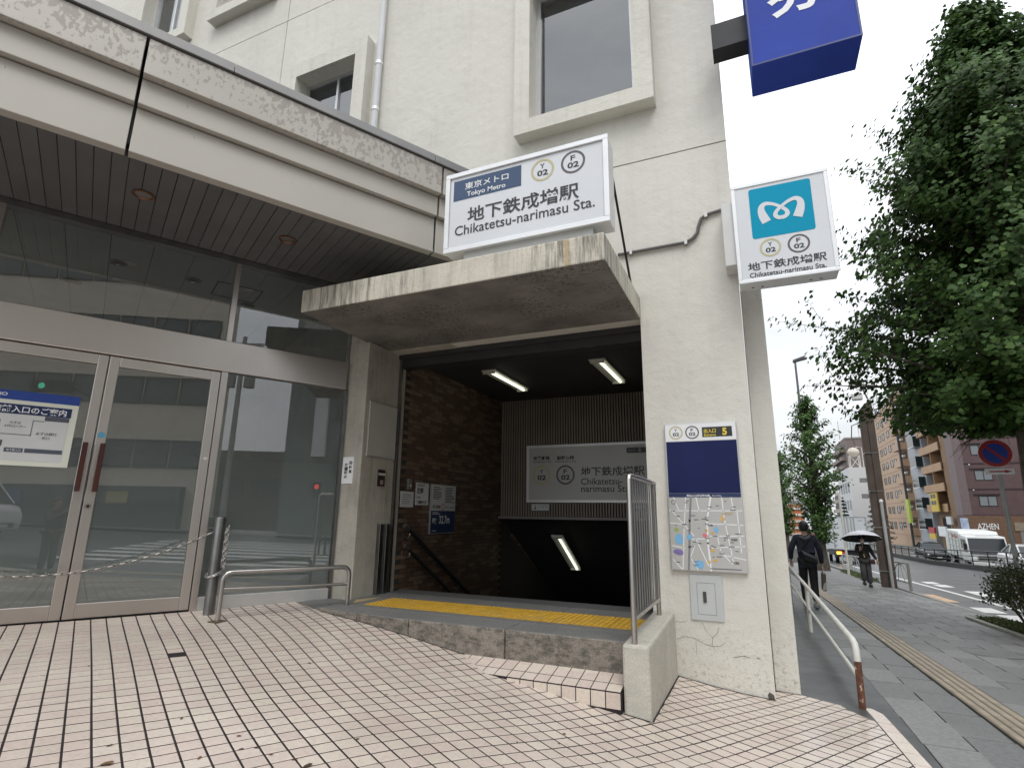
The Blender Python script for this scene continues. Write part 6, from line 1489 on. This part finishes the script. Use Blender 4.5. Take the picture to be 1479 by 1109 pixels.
for k in range(8):
    a = 2 * math.pi * k / 8; MB().tube([(cx_ + .05 * math.cos(a), cy_ + .05 * math.sin(a), cz + .24), (cx_ + .36 * math.cos(a), cy_ + .36 * math.sin(a), cz + .175), (cx_ + .57 * math.cos(a), cy_ + .57 * math.sin(a), cz + .015)], .004, 4).build('rib', Mt['steel_dark'], um)
# the photographer, seen mirrored in the doors: stands just behind the camera point
pho = dict(base, Lel=(-.22, .20, 1.24), Lwrist=(-.07, .36, 1.40), Lhd=(.4, .3, .6), Rel=(.22, .20, 1.24), Rwrist=(.07, .36, 1.40), Rhd=(-.4, .3, .6), Lkn=(-.10, .02, .50), Lan=(-.11, .0, .09), Ltoe=(-.12, .13, .03), Rkn=(.10, .02, .50), Ran=(.11, .0, .09), Rtoe=(.12, .13, .03))
gz = pz(.22, -.55)
person('photographer with raised phone mirrored in the glass doors', 1.45 / 1.42 * (0 - gz + .16), pho, dict(top=mk('photographer_coat', (.05, .05, .052), .8), legs=Mt['blackcloth']), (.22, -.55, gz), YAW)
ph_ = thing('phone', (.02, -.10, -.12), 'phone held up in the mirrored photographer\'s hands', 'phone')
c_ = -fwd * .115 - u2 * .055
MB().obox(c_, r2 * .075, u2 * .036, fwd * .004).build('case', Mt['black'], ph_)

# ------------------------------------------------------------------ buildings across the road
def tower(name, label, x0, x1, y0, y1, z1, wall, zg=None):
    zb = (road_z(18, (y0 + y1) / 2) - .6) if zg is None else zg
    t_ = thing(name, ((x0 + x1) / 2, (y0 + y1) / 2, zb), label, 'building')
    MB().box(x0, x1, y0, y1, zb, z1).build('wall', wall, t_)
    return t_, zb
mfr = mk('dark_sash', (.03, .028, .03), .5); mgl = plain('far_glass', (.06, .07, .08), .08); mgl2 = plain('far_glass_curtain', (.22, .24, .25), .2)
def win_y(t_, x0, x1, z0, z1, y, split=True, fr=mfr, gl=mgl2):      # window on a face looking to -Y
    w_ = MB(); p_ = Plane((0, y, 0), (1, 0, 0), (0, 0, 1)); p_.frame(w_, x0, x1, z0, z1, .07, -.05, .04)
    if split: p_.slab(w_, (x0 + x1) / 2 - .035, (x0 + x1) / 2 + .035, z0, z1, -.05, .04)
    W = w_.build('window', fr, t_); q = MB(); p_.rect(q, x0 + .05, x1 - .05, z0 + .05, z1 - .05, .012); q.build('pane', gl, W); return W
def win_x(t_, y0, y1, z0, z1, x, fr=mfr, gl=mgl):                  # window on a face looking to -X
    w_ = MB(); p_ = Plane((x, 0, 0), (0, -1, 0), (0, 0, 1)); p_.frame(w_, -y1, -y0, z0, z1, .08, -.05, .05)
    W = w_.build('window', fr, t_); q = MB(); p_.rect(q, -y1 + .06, -y0 - .06, z0 + .06, z1 - .06, .012); q.build('pane', gl, W); return W
# plum tiled block with shop below
mpl = mk('plum_tile', (.105, .062, .062), .55, var=.12, vs=1.2, bump=.15, bs=14); mpl2 = mk('plum_trim', (.16, .12, .12), .55)
B1, zb = tower('plum_building', 'plum brown tiled building with a brown ground floor shop', 21.45, 36, 80, 82.6, 16.5, mpl, -4.4)
MB().box(26.5, 36, 82.6, 87, -4.4, 14).build('rear_wing', mpl, B1)
MB().box(21.40, 22.25, 79.94, 82.4, .55, 16.5).build('corner_pier', mpl2, B1)
MB().box(21.45, 36, 79.9, 80, -4.4, .5).build('ground_floor_wall', mk('brown_shop_wall', (.15, .085, .05), .6, var=.15), B1)
for z in (.5, 3.42, 6.34, 9.26, 12.2): MB().box(22.26, 36, 79.93, 80, z, z + .12).build('floor_band', mk('plum_band', (.055, .032, .034), .6), B1)
for i, z in enumerate((1.55, 4.45, 7.35, 10.25, 13.2)):
    win_y(B1, 23.1, 24.75, z, z + 1.15, 80); MB().box(22.7, 25.1, 79.86, 80, z + 1.28, z + 1.42).build('window_hood', mk('plum_band', (.055, .032, .034), .6), B1)
    win_y(B1, 28.4, 30.1, z, z + 1.15, 80)
    MB().lathe([(.001, .06), (.07, .04), (.09, 0)], (22.75, 79.97, z + 1.8), (0, -1, 0), 10).build('vent_cap', Mt['alu'], B1)
MB().box(26.2, 33, 79.86, 79.9, -4.0, -1.1).build('shutter', mk('roller_shutter', (.22, .21, .2), .5, var=.05), B1); MB().box(25.8, 33.4, 79.8, 79.9, -1.1, -.2).build('shop_fascia', mk('shop_fascia', (.26, .21, .15), .6), B1)
pz_ = Plane((0, 79.88, 0), (1, 0, 0), (0, 0, 1)); q = MB(); pz_.text(q, 'AZHEN', 22.5, 24.4, -1.0, -.35, .02, .01); q.build('lettering', Mt['white'], B1)
MB().box(21.0, 21.7, 79.7, 79.85, -1.2, .2).build('shop_poster', mk('shop_poster', (.36, .42, .55), .5, var=.4, vs=2), B1)
# tan block with balconies
mtan = mk('tan_tile', (.27, .16, .085), .6, var=.1, vs=1.5); mtan2 = mk('tan_balcony', (.42, .27, .16), .6, var=.06)
B2, zb = tower('tan_balcony_building', 'tan apartment building with rows of balconies over small shops', 24.2, 36, 88.5, 101.5, 20, mtan)
MB().box(23.2, 24.2, 88.5, 91.5, zb, 20).build('end_wall', mk('tan_end_wall', (.20, .115, .055), .6, var=.1), B2)
for k in range(8):
    z = -1.6 + 2.75 * k
    if k > 0: MB().box(23.0, 24.2, 91.5, 101.5, z - .15, z).build('balcony_floor', mtan, B2)
    if k > 0:
        for a, c in ((91.55, 94.8), (94.85, 98.1), (98.15, 101.45)): MB().box(22.95, 23.05, a, c, z - .1, z + .95).build('balcony_panel', mtan2, B2)
    win_x(B2, 92.5, 95.5, z + .1, z + 2.0, 24.18); win_x(B2, 96.5, 99.5, z + .1, z + 2.0, 24.18)
    if k: MB().box(23.0, 24.2, 95.9, 96.1, z, z + 2.6).build('balcony_divider', mtan, B2); MB().box(23.55, 23.95, 92.0, 92.7, z, z + .6).build('air_conditioner', Mt['alu'], B2)
MB().box(22.4, 22.55, 93.4, 96.8, 1.1, 3.6).build('yellow_sign', mk('shop_yellow', (.62, .46, .06), .5, var=.08), B2); pys = Plane((22.39, 0, 0), (0, -1, 0), (0, 0, 1)); q = MB()
for a in (-96.3, -95.0):
    for z in (2.0, 2.9): pys.rect(q, a, a + 1.0, z, z + .55, .01)
q.build('sign_print', Mt['ink'], B2)
MB().box(22.6, 22.8, 98, 101, -1.9, -1.1).build('red_shop_sign', Mt['red'], B2); MB().box(22.6, 22.8, 98, 101, -2.7, -1.95).build('yellow_shop_sign', mk('shop_yellow', (.62, .46, .06), .5), B2); MB().box(22.6, 22.8, 92.5, 96, -2.2, -.9).build('white_shop_sign', Mt['white'], B2); MB().box(22.5, 22.7, 89.2, 91.2, -.6, .4).build('cream_shop_sign', Mt['paper'], B2)
# silver block with dark bays
B3, zb = tower('silver_bay_building', 'narrow silver grey building with dark glazed bays', 23.6, 34, 102, 110.5, 21, mk('silver_panel', (.38, .40, .44), .45, var=.06))
for k in range(8):
    z = -1.4 + 3.1 * k; bay = MB().box(22.7, 23.6, 102.6, 106.2, z, z + 1.55).build('bay', mk('dark_bay', (.022, .034, .038), .12), B3)
    MB().box(22.64, 22.70, 102.5, 106.3, z - .1, z).build('bay_sill', Mt['alu'], bay)
MB().tube([(22.6, 111.2, zb), (22.6, 111.2, 21)], .18, 8).build('service_riser', mk('riser_dark', (.04, .04, .045), .6), B3)
MB().box(22.2, 22.5, 109, 111, -.6, 3.2).build('yellow_green_sign', mk('lime_sign', (.45, .55, .10), .5), B3)
# pink apartment block with paired windows and corner balconies
mpk = mk('pink_beige_tile', (.50, .35, .24), .6, var=.08, vs=.8)
B4, zb = tower('pink_apartment_building', 'pinkish beige apartment building with paired windows and corner balconies', 24.0, 38, 112, 138, 21.5, mpk)
mline = mk('floor_line', (.30, .20, .14), .7)
for k in range(9):
    z = -2.4 + 2.85 * k
    MB().box(23.97, 24.0, 112, 138, z - .35, z - .28).build('floor_line', mline, B4)
    for y in (121.5, 124.6, 129, 132.5): win_x(B4, y, y + 1.9, z + .6, z + 1.9, 23.98)
    MB().box(23.98, 24.02, 113, 117.6, z, z + 2.4).build('balcony_recess', mk('recess', (.10, .07, .05), .8), B4)
    MB().box(22.9, 24.0, 112.6, 118.0, z - .2, z + .95).build('balcony', mpk, B4); MB().box(23.5, 23.9, 114, 115, z + 1.5, z + 1.8).build('balcony_lamp', Mt['white'], B4)
# the far end of the street
mgb = mk('grey_brown_tile', (.17, .135, .125), .65, var=.06, vs=.3)
B5, zb = tower('grey_brown_tower', 'tall grey brown slab block with stepped balconies down its side', 27.2, 33.2, 205, 232, 25, mgb)
MB().box(27.1, 33.4, 204.8, 232, 25, 25.5).build('parapet', mk('tower_cap', (.26, .24, .23), .6), B5)
for k in range(11):
    z = -6 + 2.7 * k; MB().box(25.8, 27.2, 207, 232, z, z + 1.1).build('balcony', mk('tower_balcony', (.25, .20, .18), .7), B5)
    MB().box(27.14, 27.19, 207, 232, z + 1.2, z + 2.6).build('window_band', mfr, B5)
    if k > 3: MB().box(33.2, 33.9, 206, 208, z, z + 1.4).build('side_balcony', Mt['white'], B5)
for x, z in ((29.4, 14.2), (30.0, 14.2), (29.4, 13.2), (30.0, 13.2)): MB().box(x, x + .3, 204.9, 205, z, z + .4).build('vent', mfr, B5)
for x in (26, 31.5): MB().tube([(x, 206, 25), (x, 206, 31)], .07, 4).build('aerial', Mt['steel_dark'], B5)
mwb = mk('white_render', (.60, .61, .62), .7, var=.04)
B6, zb = tower('white_building', 'small white building carrying a round water tank on a lattice frame', 19.9, 24.8, 150, 170, 11.6, mwb)
for a, z in ((21.9, 8.2), (21.9, 4.6)): win_y(B6, a, a + 1.4, z, z + .9, 150, False)
for y in (152, 156, 160, 164):
    for z in (-2, 2, 6): win_x(B6, y, y + 1.8, z, z + 2.2, 19.9)
MB().lathe([(.001, 4.9), (.8, 4.7), (1.25, 4.0), (1.25, 3.6), (.8, 2.9), (.001, 2.7)], (21.7, 152.5, 11.6), n=16).build('water_tank', mk('tank_cream', (.60, .56, .48), .6), B6, smooth=True)
for a, c in ((20.7, 151.5), (22.7, 151.5), (20.7, 153.5), (22.7, 153.5)): MB().tube([(a, c, 11.6), (a, c, 14.6)], .09, 5).build('tank_leg', Mt['whitepaint'], B6)
for a, c in (((20.7, 151.5, 11.6), (22.7, 151.5, 14.4)), ((22.7, 151.5, 11.6), (20.7, 151.5, 14.4))): MB().tube([a, c], .06, 4).build('tank_brace', Mt['whitepaint'], B6)
MB().tube([(23.4, 152, 11.6), (23.4, 152, 16.4), (22.2, 152, 16.6)], .08, 5).build('tank_pipe', Mt['whitepaint'], B6)
B7, zb = tower('orange_building', 'small far orange building with white balconies at the street end', 11.6, 16.5, 262, 285, 5.5, mk('orange_render', (.48, .17, .08), .7))
for k in range(5): MB().box(11.4, 16.6, 261.2, 262, -7 + 2.6 * k, -6.2 + 2.6 * k).build('balcony', Mt['whitepaint'], B7)
B8, zb = tower('pale_far_building', 'pale far building topped by a white band at the street end', 10.5, 19.5, 300, 330, 12, mk('pale_far_wall', (.50, .50, .49), .7))
for k in range(5): MB().box(10.4, 19.6, 299.7, 300, -6 + 3.2 * k, -4.8 + 3.2 * k).build('window_band', mk('far_band', (.20, .21, .22), .5), B8)
B9, zb = tower('cream_stepped_building', 'cream stepped apartment block before the grey brown tower', 22.0, 27.0, 176, 200, 7.5, mk('cream_far_wall', (.46, .44, .38), .7))
for k in range(5): MB().box(21.2, 22.0, 176, 200, -6.5 + 2.7 * k, -5.5 + 2.7 * k).build('balcony', mk('cream_balcony', (.40, .36, .31), .7), B9); MB().box(21.9, 21.97, 176, 200, -5.4 + 2.7 * k, -4.2 + 2.7 * k).build('window_band', mfr, B9)
# neighbours on our own side further down the street, and the blocks across the junction that the glass mirrors
B10, zb = tower('beige_ribbon_building', 'beige office building with ribbon windows across the junction', 21.5, 23, -34, -6.0, 24, mk('beige_render', (.56, .50, .42), .7, var=.06), -2.5)
for k in range(6):
    z = 2.2 + 3.5 * k
    for j in range(15): win_x(B10, -33.5 + 1.82 * j, -31.8 + 1.82 * j, z, z + 1.5, 21.46)
MB().box(23, 40, -34, -22, -2.5, 20).build('rear_wing', mk('beige_render', (.40, .35, .29), .7), B10)
MB().box(20.9, 21.5, -33, -7, -1.6, 1.2).build('shop_awning', mk('awning_dark', (.08, .08, .085), .6), B10)
for a, c, m_ in ((-32, -27, 'white'), (-25.5, -20, 'red'), (-18, -13, 'signblue'), (-12, -8, 'yel_print')): MB().box(20.8, 20.9, a + 1.5, c - 1.5, .3, .9).build('shop_sign', mk('shop_sign_' + m_, dict(white=(.5, .5, .48), red=(.25, .08, .07), signblue=(.08, .12, .22), yel_print=(.35, .28, .12))[m_], .6), B10)
B11, zb = tower('brown_low_building', 'low brown house across the junction under the utility wires', 35, 37, -13.5, -4.6, 4.6, mk('brown_low_wall', (.13, .10, .085), .8), -2.5)
for j in range(3): win_x(B11, -12.5 + 2.6 * j, -10.9 + 2.6 * j, 1.0, 2.6, 34.97)
B12, zb = tower('green_grey_building', 'grey green tiled building with a tall sign across the junction', 21.6, 24, -2.15, 26, 19, mk('grey_green_tile', (.14, .165, .15), .6, var=.08), -2.8)
for k in range(5):
    for j in range(5): win_x(B12, .5 + 4.6 * j, 2.3 + 4.6 * j, 2.0 + 3.2 * k, 3.7 + 3.2 * k, 21.57)
MB().box(21.0, 21.55, -.6, .1, 3.0, 12).build('upright_sign', Mt['paper'], B12)
B13, zb = tower('grey_far_side_building', 'plain grey building beside the grey green one across the road', 23, 40, 28, 63, 14, mk('plain_grey_wall', (.30, .30, .29), .7, var=.06), -4)
for k in range(3):
    for j in range(8): win_x(B13, 30 + 4 * j, 32 + 4 * j, .5 + 3.4 * k, 2.2 + 3.4 * k, 22.97)
# utility pole with transformer and wires, traffic lights at the junction
tp_ = thing('wire_pole', (20.4, -4.6, -1.6), 'concrete utility pole with transformer and crossarms across the junction', 'pole')
MB().tube([(20.4, -4.6, -1.8), (20.4, -4.6, 9.5)], [.17, .11], 10).build('shaft', mk('pole_concrete', (.28, .27, .25), .8), tp_, smooth=True)
for z in (9.0, 8.3): MB().box(20.34, 20.46, -5.6, -3.6, z, z + .1).build('crossarm', Mt['steel_dark'], tp_)
MB().cyl((20.4, -5.1, 6.6), (20.4, -5.1, 7.5), .28, n=14).build('transformer', mk('transformer', (.2, .2, .2), .5), tp_); MB().cyl((20.4, -4.1, 6.6), (20.4, -4.1, 7.5), .28, n=14).build('transformer', mk('transformer', (.2, .2, .2), .5), tp_)
for y, z in ((-5.5, 9.15), (-3.7, 9.15), (-5.2, 8.45)): MB().tube([(20.4, y, z), (20.5, y + 22, z - .9), (20.6, y + 44, z - .4)], .02, 4).build('wire', Mt['black'], tp_); MB().tube([(20.4, y, z), (20.4, y - 22, z - .9), (20.4, y - 44, z)], .02, 4).build('wire', Mt['black'], tp_)
tl_ = thing('traffic_light', (11.3, -6.5, -1.4), 'traffic light showing green on an arm across the road', 'traffic light')
MB().tube([(11.3, -6.5, -1.5), (11.3, -6.5, 4.3)], .09, 8).build('mast', Mt['steel_dark'], tl_, smooth=True); MB().tube([(11.3, -6.5, 4.0), (9.2, -6.5, 4.15)], .05, 6).build('arm', Mt['steel_dark'], tl_)
MB().box(8.9, 9.0, -7.1, -5.9, 3.75, 4.15).build('signal_head', Mt['black'], tl_, bevel=.03)
mgn = NT('lit_green_lamp'); mgn.bsdf((.05, .5, .3), .4, Emission_Color=(.1, 1, .6, 1), Emission_Strength=.7)
for k, y in enumerate((-6.85, -6.5, -6.15)): MB().disc((8.89, y, 3.95), (-1, 0, 0), .10).build('lamp', mgn.m if k == 0 else Mt['dark'], tl_)
pl_l = thing('pedestrian_light', (19.6, .2, -1.4), 'pedestrian signal showing red at the far end of the zebra crossing', 'traffic light')
MB().tube([(19.6, .2, -1.5), (19.6, .2, 1.6)], .06, 8).build('mast', Mt['steel_dark'], pl_l, smooth=True); MB().box(19.3, 19.5, .0, .4, .7, 1.5).build('signal_head', Mt['black'], pl_l)
mrd = NT('lit_red_lamp'); mrd.bsdf((.5, .05, .04), .4, Emission_Color=(1, .08, .06, 1), Emission_Strength=1.2); MB().box(19.28, 19.299, .10, .30, 1.16, 1.38).build('lamp', mrd.m, pl_l)
q = strip(MB(), 19.5, 24, YS, lambda x, y: road_z(19.5, y) + .12); tag(q.build('far_pavement', mk('far_pavement', (.16, .16, .155), .7), loc=(0, 0, 0)), kind='structure')
